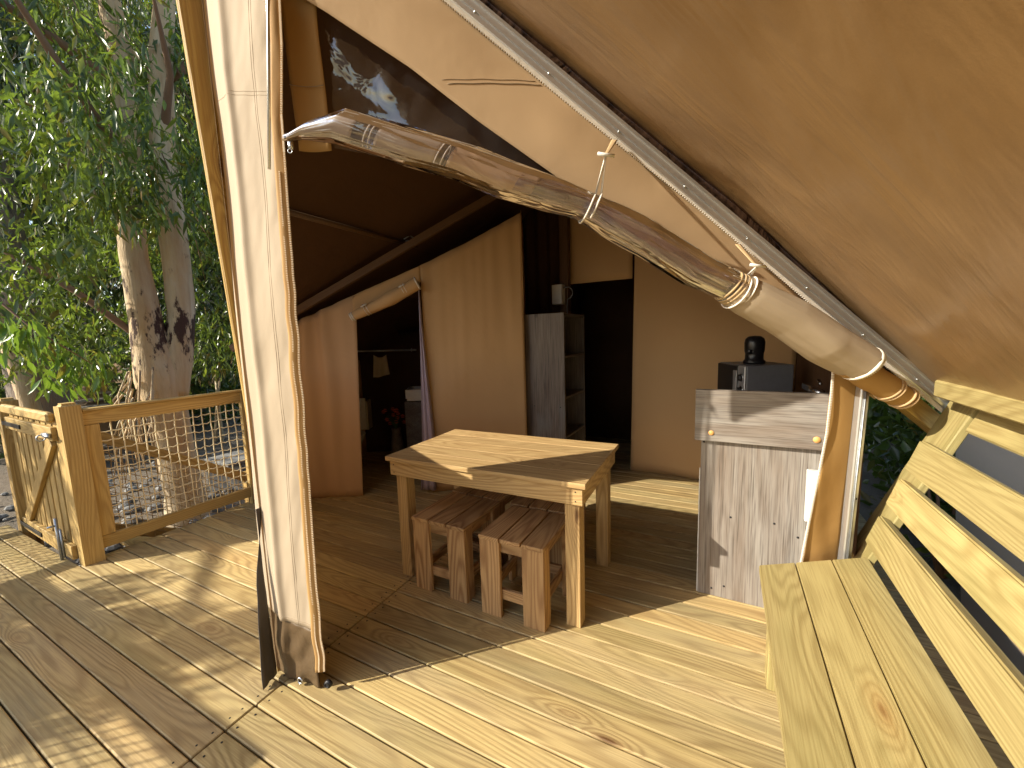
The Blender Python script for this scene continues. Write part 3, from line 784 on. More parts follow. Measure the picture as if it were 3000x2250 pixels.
# --- ties that hold the roll: webbing from the roof edge, toggle, looped cord
for (ut, zt, uk, zk, u_r) in ((1.279, 2.116, 1.209, 2.013, 1.175), (1.757, 1.745, 1.753, 1.645, 1.735)):
    def web_fn(s, t, ut=ut, zt=zt, uk=uk, zk=zk):
        u = lerp(ut, uk, t); z = lerp(zt, zk, t)
        return W(u + lerp(-0.011, 0.011, s) * (1 - 0.55 * t), -0.03 - 0.115 * t, z)
    strap = cloth("tie_strap", tent, web_fn, 3, 10, M['tan_web'], 0.002)
    z, r = interp(ROLL, u_r)
    cords = []
    for off in (-0.010, 0.012):
        pts = []
        for i in range(25):
            q = lerp(-2.5, 1.9, i / 24)
            pts.append(W(u_r + off + 0.010 * math.sin(i * 0.25), -0.085, z) + (-DV * math.cos(q) + EP * math.sin(q)) * (r * 1.12))
        pts.append(W(uk, -0.15, zk))
        cords.append(tube_geo(pts, 0.0034, 6))
    geo_obj("tie_cord", strap, cords, M['tie'])
    geo_obj("toggle", strap, [tube_geo([W(uk - 0.028, -0.152, zk + 0.004), W(uk + 0.028, -0.152, zk - 0.004)], 0.0055, 8)], M['white'])

# --- right edge of the opening: orange canvas strip and aluminium post
RS = [(0.0, 2.06, 2.262), (0.419, 2.114, 2.283), (0.575, 2.135, 2.288), (0.694, 2.152, 2.294), (0.804, 2.169, 2.302), (0.983, 2.194, 2.309), (1.147, 2.203, 2.314), (1.30, 2.205, 2.318)]
def rs_fn(s, t):
    z = lerp(0.0, 1.29, t); a, b = interp(RS, z); u = lerp(a, b, s)
    bil = 0.03 * max(0, 0.55 - z) * math.sin(math.pi * s)
    return W(u, 0.004 + 0.018 * nz(u * 9, z * 3.2, 4) * (1 - s) - bil + 0.01 * nz(u * 16, z * 9, 6) * max(0, 0.8 - z), z)
cloth("door_jamb_canvas", tent, rs_fn, 14, 50, M['orange'], 0.003)
tg = []
for i in range(190):
    z = lerp(0.0, 1.29, i / 190); a, b = interp(RS, z)
    tg.append(box_geo(W(a - 0.004, -0.004, z), DU * 0.004, DV * 0.003, Vector((0, 0, 0.0022))))
struct(geo_obj("jamb_zip_teeth", tent, tg, M['zipw'], sm=False), 'stuff')
alu_post = bar("aluminium_post", tent, W(2.288, -0.004, 0.0), W(2.336, -0.004, 1.31), 0.040, 0.040, M['alu'], DV, 0.004)
geo_obj("post_slot", alu_post, [box_geo(W(2.300, -0.027, 0.65).lerp(W(2.318, -0.027, 0.65), 0.5), DU * 0.003, DV * 0.003, (W(2.336, 0, 1.31) - W(2.288, 0, 0.0)) * 0.49)], M['galv'])
geo_obj("screw_head", alu_post, [disc_geo(W(2.318, -0.026, 0.70), -DV, 0.005, 0.003, 10)], M['blackm'])

# --- timber pole outside the corner
pz = Vector((-1.79, 0.912, 0)); fx = Vector((0.905, -0.425, 0)).normalized(); fy = Vector((-fx.y, fx.x, 0))
me = box_mesh(3.05, 0.105, 0.10, 0.006, M['post'], "corner_pole")
pt, pb = Vector((-1.795, 0.893, 3.055)), Vector((-1.728, 1.012, 0.003))
ax = (pt - pb).normalized(); fy = (fy - ax * fy.dot(ax)).normalized(); fx = fy.cross(ax)
pc = (pt + pb) / 2
mm = Matrix(((ax.x, fy.x, -fx.x, pc.x), (ax.y, fy.y, -fx.y, pc.y), (ax.z, fy.z, -fx.z, pc.z), (0, 0, 0, 1)))
put("corner_pole", me, M['post'], tent, world=mm)

# --- eave timbers on the right of the veranda and hanging side skirt
wplank("eave_beam", tent, (0.735, -1.2, 1.135), (0.800, 2.17, 1.202), M['bench'], 'y', 0.006)
def skirt_fn(s, t):
    y = lerp(-1.2, 3.3, s); z = lerp(-0.3, 0.93, t)
    return Vector((1.22 + 0.02 * nz(y * 3, z * 2) + 0.1 * (1 - t), y, z))
side_skirt = cloth("side_skirt", tent, skirt_fn, 50, 10, M['skirt'], 0)
geo_obj("skirt_eyelet", side_skirt, [disc_geo((1.222, 3.01, 0.60), (-1, -0.2, 0), 0.030, 0.006, 20)], M['black'])
geo_obj("skirt_eyelet_ring", side_skirt, [ring_geo((1.216, 3.01, 0.60), (-1, -0.2, 0), 0.032, 0.004, 24, 6)], M['silver'])

# ------------------------------------------------------------------ inside: bathroom partition (parallel to the front)
PV = 2.12
TOP = [(-1.35, 1.36), (-0.801, 1.632), (-0.3, 1.845), (0.244, 2.065), (0.7, 2.275), (1.136, 2.497), (1.2, 2.53)]
def ptop(u): return interp(TOP, u)[0]
LINT = [(-0.40, 1.600), (-0.36, 1.615), (0.0, 1.78), (0.25, 1.93)]
def part_left(s, t):
    z0 = t; uR = lerp(-0.391, -0.350, t)
    u = lerp(-1.35, uR, s); z = lerp(0.0, ptop(u), t)
    if s > 0.999: u = lerp(-0.391, -0.330, min(1, z / 1.6))
    fold = 0.022 * math.sin(u * 34 + 2 * nz(u * 3, z)) * (0.35 + 0.65 * t) * min(1, max(0, -(u + 0.42) * 5)) + 0.02 * nz(u * 5, z * 1.2)
    return W(u, PV + fold, z)
cloth("partition_canvas", tent, part_left, 90, 24, M['inner_r'], 0.003)
def part_lint(s, t):
    u = lerp(-0.352, 0.250, s); z = lerp(interp(LINT, u)[0], ptop(u), t)
    return W(u, PV + 0.012 * nz(u * 9, z * 9), z)
cloth("partition_canvas", tent, part_lint, 24, 6, M['inner'], 0.003)
def part_right(s, t):
    u = lerp(0.252, 1.157, s); z = lerp(0.0, ptop(u), t)
    return W(u, PV + 0.012 * nz(u * 3, z * 2, 3) + 0.014 * nz(u * 13, z * 1.0, 8) * t ** 1.5, z)
cloth("partition_canvas", tent, part_right, 40, 30, M['inner'], 0.003)
def part_ret(s, t):
    p = W(1.157, PV, 0); q = Vector((-2.0, 4.08, 0))
    r = p.lerp(q, s); r.z = lerp(0, 2.53, t); return r
cloth("partition_canvas", tent, part_ret, 8, 6, M['inner'], 0.003)
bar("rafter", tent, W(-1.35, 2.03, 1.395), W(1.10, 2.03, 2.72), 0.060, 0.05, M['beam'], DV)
tube("purlin", tent, [(-2.505, 1.50, 2.265), (-2.505, 2.90, 2.265)], 0.019, M['beam'], 10)
geo_obj("purlin_bracket", tent, [tube_geo([(-2.505, 2.74, 2.30), (-2.49, 2.80, 2.34), (-2.45, 2.83, 2.31)], 0.007, 6), ring_geo((-2.505, 2.78, 2.27), (0, 1, 0), 0.026, 0.006, 14, 5)], M['galv'])
# rolled bathroom door flap over the doorway
d0, d1 = W(-0.352, 2.055, 1.632), W(0.236, 2.055, 1.912)
dd = (d1 - d0).normalized(); dn = dd.cross(DV).normalized()
if dn.z < 0: dn = -dn
def broll(s, t):
    r = interp([(0, 0.030), (0.1, 0.040), (0.35, 0.047), (0.6, 0.058), (0.85, 0.052), (1, 0.052)], t)[0]
    a = 2 * math.pi * s; r *= 1 + 0.13 * nz(math.cos(a) + t * 4, math.sin(a), t * 3)
    return d0.lerp(d1, t) + (-DV) * math.cos(a) * r + dn * math.sin(a) * r - Vector((0, 0, 0.012 * math.sin(math.pi * t)))
bflap = cloth("bathroom_flap_roll", tent, broll, 28, 50, M['inner'], 0.003, close=True)
for t, r in ((0.01, 0.033), (0.035, 0.035), (0.99, 0.052)):
    geo_obj("flap_edge_band", bflap, [ring_geo(d0.lerp(d1, t), dd, r, 0.007, 24, 5)], M['white_cloth'])
for t in (0.24, 0.80):
    c = d0.lerp(d1, t)
    geo_obj("flap_tie", bflap, [ring_geo(c - dd * 0.012, dd, 0.052, 0.003, 22, 5), ring_geo(c + dd * 0.012, dd, 0.052, 0.003, 22, 5), tube_geo([c - DV * 0.055 - dd * 0.028 + dn * 0.03, c - DV * 0.055 + dd * 0.028 + dn * 0.03], 0.006, 8)], M['white_cloth'])
# back wall with the bedroom doorway
BY = 4.1
def bw(x0, x1, z0, z1, fold=0.0, fr=40, yo=0.0):
    def fn(s, t):
        x = lerp(x0, x1, s); zt = z1 if z1 is not None else (roof_r(x) if x > RIDGE_X else roof_l(x))
        z = lerp(z0, zt, t)
        return Vector((x, BY + yo + fold * math.sin(x * fr + nz(x * 4, z)) + 0.012 * nz(x * 4, z * 3), z))
    return fn
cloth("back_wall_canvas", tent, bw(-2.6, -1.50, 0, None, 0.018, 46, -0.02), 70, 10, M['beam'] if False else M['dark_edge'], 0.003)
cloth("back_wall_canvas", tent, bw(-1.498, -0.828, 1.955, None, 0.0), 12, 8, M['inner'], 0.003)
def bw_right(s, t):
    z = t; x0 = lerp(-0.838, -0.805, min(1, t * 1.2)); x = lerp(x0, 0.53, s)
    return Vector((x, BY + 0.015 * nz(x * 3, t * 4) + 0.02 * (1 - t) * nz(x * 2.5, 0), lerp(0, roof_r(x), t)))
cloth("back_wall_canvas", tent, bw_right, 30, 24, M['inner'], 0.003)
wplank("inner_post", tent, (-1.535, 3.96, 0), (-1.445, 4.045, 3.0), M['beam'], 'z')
# bedroom behind the doorway, its dimness put into dark canvas colour
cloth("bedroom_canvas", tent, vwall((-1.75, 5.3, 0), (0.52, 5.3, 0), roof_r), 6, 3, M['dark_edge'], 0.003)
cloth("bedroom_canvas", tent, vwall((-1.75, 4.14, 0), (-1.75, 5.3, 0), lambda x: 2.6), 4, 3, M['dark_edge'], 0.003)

# ------------------------------------------------------------------ table
tb = thing("table", (-1.153, 2.012, 0), "pine table with thick square legs and low stools pushed beneath", "table", rotz=math.radians(1.6))
hw, hd = 0.603, 0.362
for i in range(5):
    y0 = -hd + i * (2 * hd / 5)
    plank("table_plank", tb, (-hw, y0 + 0.0014, 0.724), (hw, y0 + 2 * hd / 5 - 0.0014, 0.750 + rnd.uniform(-.0006, .0006)), M['table'], 'x', 0.002)
ix, iy = hw - 0.018, hd - 0.018
plank("apron", tb, (-ix, -iy, 0.635), (ix, -iy + 0.022, 0.7235), M['table'], 'x')
plank("apron", tb, (-ix, iy - 0.022, 0.635), (ix, iy, 0.7235), M['table'], 'x')
for sx in (-1, 1):
    plank("apron", tb, (min(sx * ix, sx * (ix - 0.022)), -iy + 0.0225, 0.635), (max(sx * ix, sx * (ix - 0.022)), iy - 0.0225, 0.7235), M['table'], 'y')
    for sy in (-1, 1):
        cxx, cyy = sx * (ix - 0.0225 - 0.037), sy * (iy - 0.0225 - 0.037)
        plank("leg", tb, (cxx - 0.037, cyy - 0.037, 0), (cxx + 0.037, cyy + 0.037, 0.7232), M['table'], 'z', 0.003)
for x in (-ix + 0.03, ix - 0.035):
    for z in (0.655, 0.70):
        v_, f_ = disc_geo((x, -iy - 0.0005, z), (0, -1, 0), 0.0035, 0.0015, 8)
        me = bpy.data.meshes.new("screw_head"); me.from_pydata(v_, [], f_)
        put("screw_head", me, M['blackm'], tb, local=Matrix.Identity(4))

# ------------------------------------------------------------------ stools
SG = "wooden stools under the table"
def make_stool(loc, rz, label):
    st_ = thing("stool", loc, label, "stool", SG, rz)
    w, d = 0.180, 0.1925
    pw = 2 * w / 3
    for i in range(3):
        plank("seat_plank", st_, (-w + i * pw + (0.0045 if i else 0), -d, 0.408), (-w + (i + 1) * pw - (0.0045 if i < 2 else 0), d, 0.430), M['stool'], 'y', 0.002)
    for sx in (-1, 1):
        for sy in (-1, 1):
            xa, xb = sorted((sx * (w - 0.002), sx * (w - 0.117)))
            ya, yb = sorted((sy * (d - 0.004), sy * (d - 0.026)))
            lg = plank("leg", st_, (xa, ya, 0), (xb, yb, 0.4075), M['stool'], 'z', 0.002)
            xa, xb = sorted((sx * (w - 0.002), sx * (w - 0.024)))
            ya, yb = sorted((sy * (d - 0.0265), sy * (d - 0.082)))
            plank("leg_side", st_, (xa, ya, 0), (xb, yb, 0.4075), M['stool'], 'z', 0.002)
    for sy in (-1, 1):
        ya, yb = sorted((sy * (d - 0.0265), sy * (d - 0.046)))
        plank("seat_rail", st_, (-w + 0.0245, ya, 0.345), (w - 0.0245, yb, 0.4075), M['stool'], 'x', 0.002)
        plank("stretcher", st_, (-w + 0.0245, ya, 0.09), (w - 0.0245, yb, 0.145), M['stool'], 'x', 0.002)
    for sx in (-1, 1):
        xa, xb = sorted((sx * (w - 0.0245), sx * (w - 0.043)))
        plank("seat_rail", st_, (xa, -d + 0.0465, 0.345), (xb, d - 0.0465, 0.4075), M['stool'], 'y', 0.002)
        plank("stretcher", st_, (xa, -d + 0.0465, 0.09), (xb, d - 0.0465, 0.145), M['stool'], 'y', 0.002)
    return st_
s0 = make_stool((-1.366, 1.803, 0), 0.0, "reddish pine stool at front, nearer the beige corner flap")
for loc, rz, lab in (((-0.908, 1.790, 0), 0.012, "pine stool at front beside the table leg by the sunlit floor"),
                     ((-1.375, 2.205, 0), -0.05, "stool at the back behind the front stool nearer the beige flap"),
                     ((-0.945, 2.195, 0), 0.03, "stool at the back behind the one beside the near table leg")):
    c = copy_tree(s0); c.location = loc; c.rotation_euler = (0, 0, rz); c['label'] = lab

# ------------------------------------------------------------------ kitchen counter
kc = thing("kitchen_counter", (0.18, 2.25, 0), "grey weathered-wood laminate kitchen counter back facing the veranda", "counter")
wplank("back_panel", kc, (-0.098, 2.252, 0.0), (0.47, 2.270, 0.93), M['lam'], 'z', 0.001)
wplank("upstand_board", kc, (-0.128, 2.220, 0.861), (0.46, 2.2505, 1.125), M['lam'], 'x', 0.001)
wplank("worktop", kc, (-0.098, 2.272, 0.885), (0.50, 3.75, 0.915), M['lam2'], 'y', 0.002)
wplank("cabinet", kc, (-0.06, 2.272, 0.02), (0.49, 3.7, 0.884), M['lam2'], 'z', 0.002)
geo_obj("cap", kc, [disc_geo((-0.052, 2.2195, 0.905), (0, -1, 0), 0.0135, 0.004, 20)], M['peg'])
geo_obj("cap", kc, [disc_geo((0.382, 2.2195, 0.910), (0, -1, 0), 0.0155, 0.004, 20)], M['peg'])
for (x, z) in ((-0.085, 0.847), (0.048, 0.458), (0.238, 0.462), (0.336, 0.411), (-0.031, 0.042), (0.028, 0.068)):
    geo_obj("screw_head", kc, [disc_geo((x, 2.2518, z), (0, -1, 0), 0.0055, 0.002, 10)], M['blackm'])
wplank("edge_trim", kc, (-0.104, 2.256, 0.0), (-0.099, 2.268, 0.70), M['white'], 'z', 0.001)
sk = thing("wall_socket", (0.40, 2.21, 0.63), "white plastic socket plate behind the orange canvas strip", "socket")
wplank("plate", sk, (0.352, 2.205, 0.515), (0.44, 2.235, 0.765), M['white'], 'z', 0.004)
wplank("cover", sk, (0.366, 2.197, 0.55), (0.42, 2.2045, 0.73), M['white'], 'z', 0.003)

# microwave, coffee machine, tap behind the counter back
mw = thing("microwave", (0.16, 3.35, 0.9155), "grey microwave with black door and two knobs behind counter", "microwave")
p1 = Vector((-0.035, 3.50, 0)); p2 = Vector((0.135, 3.14, 0)); fd = (p2 - p1); FL = fd.length; fd.normalize(); bd = Vector((-fd.y, fd.x, 0))
def mbox(name, a0, a1, b0, b1, z0, z1, mat, bev=0.004):
    c = p1 + fd * (a0 + a1) / 2 + bd * (b0 + b1) / 2
    m = Matrix(((fd.x, bd.x, 0, c.x), (fd.y, bd.y, 0, c.y), (0, 0, 1, (z0 + z1) / 2), (0, 0, 0, 1)))
    put(name, box_mesh(a1 - a0, b1 - b0, z1 - z0, bev, mat, name), mat, mw, world=m)
mbox("body", 0, FL, 0.0, 0.31, 0.93, 1.175, M['grey'])
mbox("door", 0.004, FL - 0.095, -0.016, -0.0005, 0.938, 1.170, M['black'])
mbox("control_panel", FL - 0.094, FL - 0.002, -0.014, -0.0005, 0.938, 1.170, M['silver'])
mbox("display_strip", FL - 0.15, FL - 0.100, -0.020, -0.0165, 0.945, 1.135, M['silver'])
for z in (1.00, 1.09):
    c = p1 + fd * (FL - 0.047) - bd * 0.0145
    kb = geo_obj("knob", mw, [disc_geo((c.x, c.y, z), -bd, 0.024, 0.020, 20)], M['blackm'])
    geo_obj("knob_ring", kb, [ring_geo((c.x, c.y, z), -bd, 0.026, 0.003, 22, 5)], M['steel'])
for a in (0.03, FL - 0.03):
    for b in (0.03, 0.28):
        c = p1 + fd * a + bd * b; geo_obj("foot", mw, [disc_geo((c.x, c.y, 0.9155), (0, 0, 1), 0.014, 0.0142, 10)], M['black'])
cm = thing("coffee_machine", (0.185, 3.36, 1.176), "black rounded coffee machine standing on the microwave", "coffee machine")
def lathe(prof, c, seg=24):
    vs, fs = [], []
    for r, z in prof:
        for i in range(seg):
            q = 2 * math.pi * i / seg; vs.append(Vector((c[0] + r * math.cos(q), c[1] + r * math.sin(q), c[2] + z)))
    for j in range(len(prof) - 1):
        for i in range(seg):
            fs.append((j * seg + i, j * seg + (i + 1) % seg, (j + 1) * seg + (i + 1) % seg, (j + 1) * seg + i))
    return vs, fs
geo_obj("body", cm, [lathe([(0.0, 0), (0.070, 0.0), (0.072, 0.018), (0.060, 0.03), (0.058, 0.075), (0.064, 0.09), (0.066, 0.15), (0.060, 0.178), (0.040, 0.195), (0, 0.200)], (0.185, 3.36, 1.1755))], M['black'])
geo_obj("spout", cm, [box_geo((0.150, 3.297, 1.262), Vector((0.014, 0, 0)), Vector((0, 0.012, 0)), Vector((0, 0, 0.016)))], M['black'])
geo_obj("button", cm, [disc_geo((0.148, 3.284, 1.268), (0, -1, 0), 0.006, 0.003, 10), disc_geo((0.172, 3.296, 1.262), (0, -1, 0), 0.005, 0.003, 10)], M['silver'])
tp = thing("kitchen_tap", (0.46, 2.75, 0.9155), "small shiny steel tap beyond the counter back", "tap")
geo_obj("stem", tp, [tube_geo([(0.46, 2.77, 0.9155), (0.46, 2.77, 1.08)], 0.012, 10)], M['steel'])
geo_obj("spout", tp, [box_geo((0.43, 2.68, 1.085), Vector((0.018, 0, 0)), Vector((-0.02, 0.09, 0.008)), Vector((0, 0, 0.014)))], M['steel'])
geo_obj("lever", tp, [box_geo((0.475, 2.78, 1.115), Vector((0.008, 0, 0)), Vector((0, 0.03, 0.008)), Vector((0, 0, 0.004)))], M['steel'])

# ------------------------------------------------------------------ shelf unit
sh = thing("shelf_unit", (-1.46, 3.63, 0), "tall dark grey-oak open shelf unit against the tan partition corner", "shelf unit")
X0, X1, Y0, Y1, SZ = -1.655, -1.266, 3.345, 3.93, 1.62
wplank("side_panel", sh, (X0, Y0, 0), (X1, Y0 + 0.02, SZ), M['lam2'], 'z', 0.001)
wplank("side_panel", sh, (X0, Y1 - 0.02, 0), (X1, Y1, SZ), M['lam2'], 'z', 0.001)
wplank("back_panel", sh, (X0, Y0 + 0.0205, 0), (X0 + 0.01, Y1 - 0.0205, SZ), M['lam2'], 'z', 0)
for z in (1.598, 1.215, 0.84, 0.47, 0.06):
    wplank("shelf", sh, (X0 + 0.0105, Y0 + 0.0205, z), (X1 - 0.003, Y1 - 0.0205, z + 0.02), M['lam2'], 'y', 0.001)
for (x, z) in ((-1.57, 0.77), (-1.31, 0.77)):
    geo_obj("screw_cap", sh, [disc_geo((x, Y0 - 0.0005, z), (0, -1, 0), 0.006, 0.002, 10)], M['blackm'])
jb = thing("junction_box", (-1.50, 3.92, 1.84), "white junction box with looped cable on the post above shelves", "junction box")
wplank("housing", jb, (-1.585, 3.865, 1.735), (-1.475, 3.958, 1.935), M['white'], 'z', 0.005)
wplank("lid", jb, (-1.582, 3.855, 1.738), (-1.478, 3.8645, 1.932), M['white'], 'z', 0.003)
tube("cable", jb, [(-1.475, 3.90, 1.90)] + [(-1.43 + 0.055 * math.sin(q), 3.90, 1.845 + 0.06 * math.cos(q)) for q in [i * 0.35 for i in range(10)]] + [(-1.44, 3.91, 1.70), (-1.44, 3.93, 1.5)], 0.006, M['grey'], 6)

# ------------------------------------------------------------------ bathroom
rd = thing("curtain_rod", tuple(W(-0.35, 3.2, 1.31)), "pale horizontal rod crossing the dark bathroom doorway", "rod")
tube("pole", rd, [W(-1.0, 3.2, 1.315), W(-0.06, 3.2, 1.306)], 0.011, M['silver'], 8)
geo_obj("bracket", rd, [disc_geo(W(-0.06, 3.2, 1.306), DU, 0.022, 0.01, 14), box_geo(W(-0.03, 3.2, 1.306), DU * 0.03, DV * 0.01, Vector((0, 0, 0.01)))], M['silver'])
geo_obj("hook", rd, [ring_geo(W(-0.45, 3.2, 1.288), DU, 0.018, 0.0025, 14, 5)], M['blackm'])
geo_obj("hook", rd, [ring_geo(W(-0.36, 3.2, 1.288), DU, 0.018, 0.0025, 14, 5)], M['blackm'])
tw = thing("towel", tuple(W(-0.42, 3.2, 1.14)), "small cream towel hanging from the bathroom rod", "towel")
def towel_fn(s, t):
    u = lerp(-0.49, -0.345, s) + (s - 0.5) * 0.05 * (1 - t); z = lerp(1.02 + 0.025 * (1 - s) * -1 + 0.02 * abs(s - 0.35), 1.262 - 0.03 * math.sin(math.pi * s), t)
    return W(u, 3.185 + 0.018 * math.sin(s * 9 + 1) * (1.2 - t), z)
cloth("cloth", tw, towel_fn, 24, 12, M['towel'], 0.004)
lc = thing("door_curtain", tuple(W(0.24, 2.09, 0)), "narrow lavender curtain hanging beside the bathroom doorway", "curtain")
CU = [(0.03, 0.150, 0.292), (0.58, 0.19, 0.302), (1.2, 0.212, 0.268), (1.60, 0.224, 0.246), (1.86, 0.230, 0.240)]
def cur_fn(s, t):
    z = lerp(0.03, 1.86, t); a, b = interp(CU, z); u = lerp(a, b, s)
    return W(u, 2.085 + 0.010 * math.sin(s * 13 + z) + 0.012 * math.sin(s * 6), z)
cloth("cloth", lc, cur_fn, 24, 30, M['lav'], 0.003)
tube("hanging_cord", lc, [W(0.236, 2.09, 1.855), W(0.24, 2.10, 1.93)], 0.004, M['tie'], 6)
wc = thing("toilet", tuple(W(-0.78, 2.95, 0)), "white ceramic toilet in the dark behind the doorway", "toilet")
tcn_ = W(-0.78, 2.95, 0)
geo_obj("bowl", wc, [lathe([(0.0, 0), (0.11, 0), (0.12, 0.03), (0.10, 0.12), (0.13, 0.24), (0.185, 0.34), (0.19, 0.375), (0.17, 0.38), (0.12, 0.30), (0, 0.24)], tuple(tcn_))], M['ceramic'])
geo_obj("seat", wc, [lathe([(0.13, 0.381), (0.195, 0.381), (0.198, 0.392), (0.19, 0.402), (0.135, 0.402), (0.13, 0.381)], tuple(tcn_))], M['white'])
geo_obj("cistern", wc, [box_geo(tcn_ + DV * 0.30 + Vector((0, 0, 0.56)), DU * 0.18, DV * 0.08, Vector((0, 0, 0.17)))], M['ceramic'], sm=False)
geo_obj("lid", wc, [box_geo(tcn_ + DV * 0.19 + Vector((0, 0, 0.59)), DU * 0.17, DV * 0.012, Vector((0, 0, 0.18)))], M['white'], sm=False)
wb = thing("washbasin", tuple(W(0.08, 3.2, 0)), "white square washbasin on a dark cabinet beyond the doorway", "washbasin")
geo_obj("cabinet", wb, [box_geo(W(0.12, 3.22, 0.36), DU * 0.26, DV * 0.2, Vector((0, 0, 0.36)))], M['lam2'], sm=False)
geo_obj("basin", wb, [box_geo(W(0.10, 3.2, 0.745), DU * 0.21, DV * 0.17, Vector((0, 0, 0.015)))] + [box_geo(W(0.10 + a * 0.21, 3.2 + b * 0.17, 0.81), DU * (0.012 if a else 0.222), DV * (0.012 if b else 0.158), Vector((0, 0, 0.0499))) for a, b in ((-1, 0), (1, 0), (0, -1), (0, 1))], M['ceramic'], sm=False)
fl = thing("flower_bunch", tuple(W(-0.30, 3.15, 0)), "dim bunch of red and orange flowers low in bathroom", "flowers")
geo_obj("vase", fl, [lathe([(0, 0), (0.06, 0.0), (0.075, 0.15), (0.05, 0.36), (0.055, 0.40), (0.048, 0.40), (0.04, 0.34), (0, 0.30)], tuple(W(-0.28, 3.15, 0.0)))], M['lam2'])
for i in range(14):
    c = W(-0.30 + rnd.uniform(-.11, .12), 3.12 + rnd.uniform(-.06, .06), 0.56 + rnd.uniform(-.10, .12))
    pet = []
    for q in range(5):
        a = q * 1.2566 + i; d = Vector((math.cos(a), -0.3, math.sin(a)))
        pet.append(lathe([(0.0, -0.006), (0.016, 0.0), (0.0, 0.006)], tuple(c + d * 0.016), 6))
    geo_obj("blossom", fl, pet, M['flower'])
geo_obj("stem", fl, [tube_geo([W(-0.28, 3.15, 0.38), W(-0.30 + 0.02 * i, 3.13, 0.56)], 0.004, 5) for i in range(-4, 5)], M['stem'])
# bathroom ceiling lining seen through the doorway, lighter fold
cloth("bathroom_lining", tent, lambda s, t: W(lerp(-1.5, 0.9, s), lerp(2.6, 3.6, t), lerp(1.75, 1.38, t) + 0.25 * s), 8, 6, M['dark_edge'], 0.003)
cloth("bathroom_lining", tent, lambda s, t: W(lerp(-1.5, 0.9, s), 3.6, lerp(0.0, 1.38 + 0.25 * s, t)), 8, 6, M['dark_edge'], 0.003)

# ------------------------------------------------------------------ bench
bn = thing("bench", (0.36, 0.9, 0), "yellow pine slatted bench with leaning back along the veranda edge", "bench")
bxs = [0.148, 0.283, 0.420, 0.558]
def v_end(x, off=-0.05): return 0.87 + (x + 1.47) * 0.633 + off / 0.845
for i in range(3):
    xa, xb = bxs[i] + 0.0015, bxs[i + 1] - 0.0015
    poly = [(xa, -0.9), (xb, -0.9), (xb, v_end(xb)), (xa, v_end(xa))]
    cxm = (xa + xb) / 2
    bm = bmesh.new(); vv, ff = prism_geo([(p[1] - 0.5, -(p[0] - cxm)) for p in poly], -0.015, 0.015)
    bv = [bm.verts.new(v) for v in vv]; [bm.faces.new([bv[q] for q in f]) for f in ff]
    bmesh.ops.recalc_face_normals(bm, faces=bm.faces)
    bmesh.ops.bevel(bm, geom=list(bm.edges), offset=0.003, segments=2, affect='EDGES')
    put("seat_plank", bm_mesh(bm, "seat_plank"), M['bench'], bn, world=Matrix.Translation((cxm, 0.5, 0.435)) @ AXM['y'].to_4x4())
BT = 0.42
def back_x(z): return 0.538 + BT * (z - 0.523)
bn_n = Vector((-1, 0, BT)).normalized()       # front face of the back rest
bn_up = Vector((BT, 0, 1)).normalized()
for (za, zb) in ((0.523, 0.637), (0.683, 0.792), (0.828, 0.951)):
    xa, xb = back_x(za), back_x(zb)
    cmid = Vector(((xa + xb) / 2, 0.5, (za + zb) / 2)) - bn_n * 0.020
    hw_ = (zb - za) / 2 / bn_up.z
    ea, eb = v_end(xa) - 0.5, v_end(xb) - 0.5
    bm = bmesh.new(); vv, ff = prism_geo([(-1.4, -hw_), (ea, -hw_), (eb, hw_), (-1.4, hw_)], -0.020, 0.020)
    bv = [bm.verts.new(v) for v in vv]; [bm.faces.new([bv[q] for q in f]) for f in ff]
    bmesh.ops.recalc_face_normals(bm, faces=bm.faces)
    bmesh.ops.bevel(bm, geom=list(bm.edges), offset=0.006, segments=2, affect='EDGES')
    m = Matrix(((0, bn_up.x, bn_n.x, cmid.x), (1, 0, 0, cmid.y), (0, bn_up.z, bn_n.z, cmid.z), (0, 0, 0, 1)))
    put("back_slat", bm_mesh(bm, "back_slat"), M['bench'], bn, world=m)
def back_pt(y, z, off): return Vector((back_x(z), y, z)) - bn_n * off
for yy, ze in ((2.165, 1.155), (0.75, 0.95), (-0.5, 0.95)):
    bar("back_support", bn, back_pt(yy, 0.30, 0.057), back_pt(yy + (0.03 if yy > 2 else 0), ze, 0.057), 0.19 if yy > 2 else 0.10, 0.03, M['bench'], bn_n, 0.004)
bar("top_rail", bn, back_pt(-0.9, 1.085, 0.062), back_pt(2.062, 1.085, 0.062), 0.105, 0.045, M['bench'], bn_n, 0.006)
for yy in (1.755, 0.6, -0.6):
    wplank("leg", bn, (0.182, yy - 0.045, 0), (0.226, yy + 0.045, 0.4195), M['bench'], 'z')
    wplank("leg", bn, (0.51, yy - 0.045, 0), (0.552, yy + 0.045, 0.4195), M['bench'], 'z')
    wplank("seat_bearer", bn, (0.2265, yy - 0.02, 0.34), (0.5095, yy + 0.02, 0.4195), M['bench'], 'x')

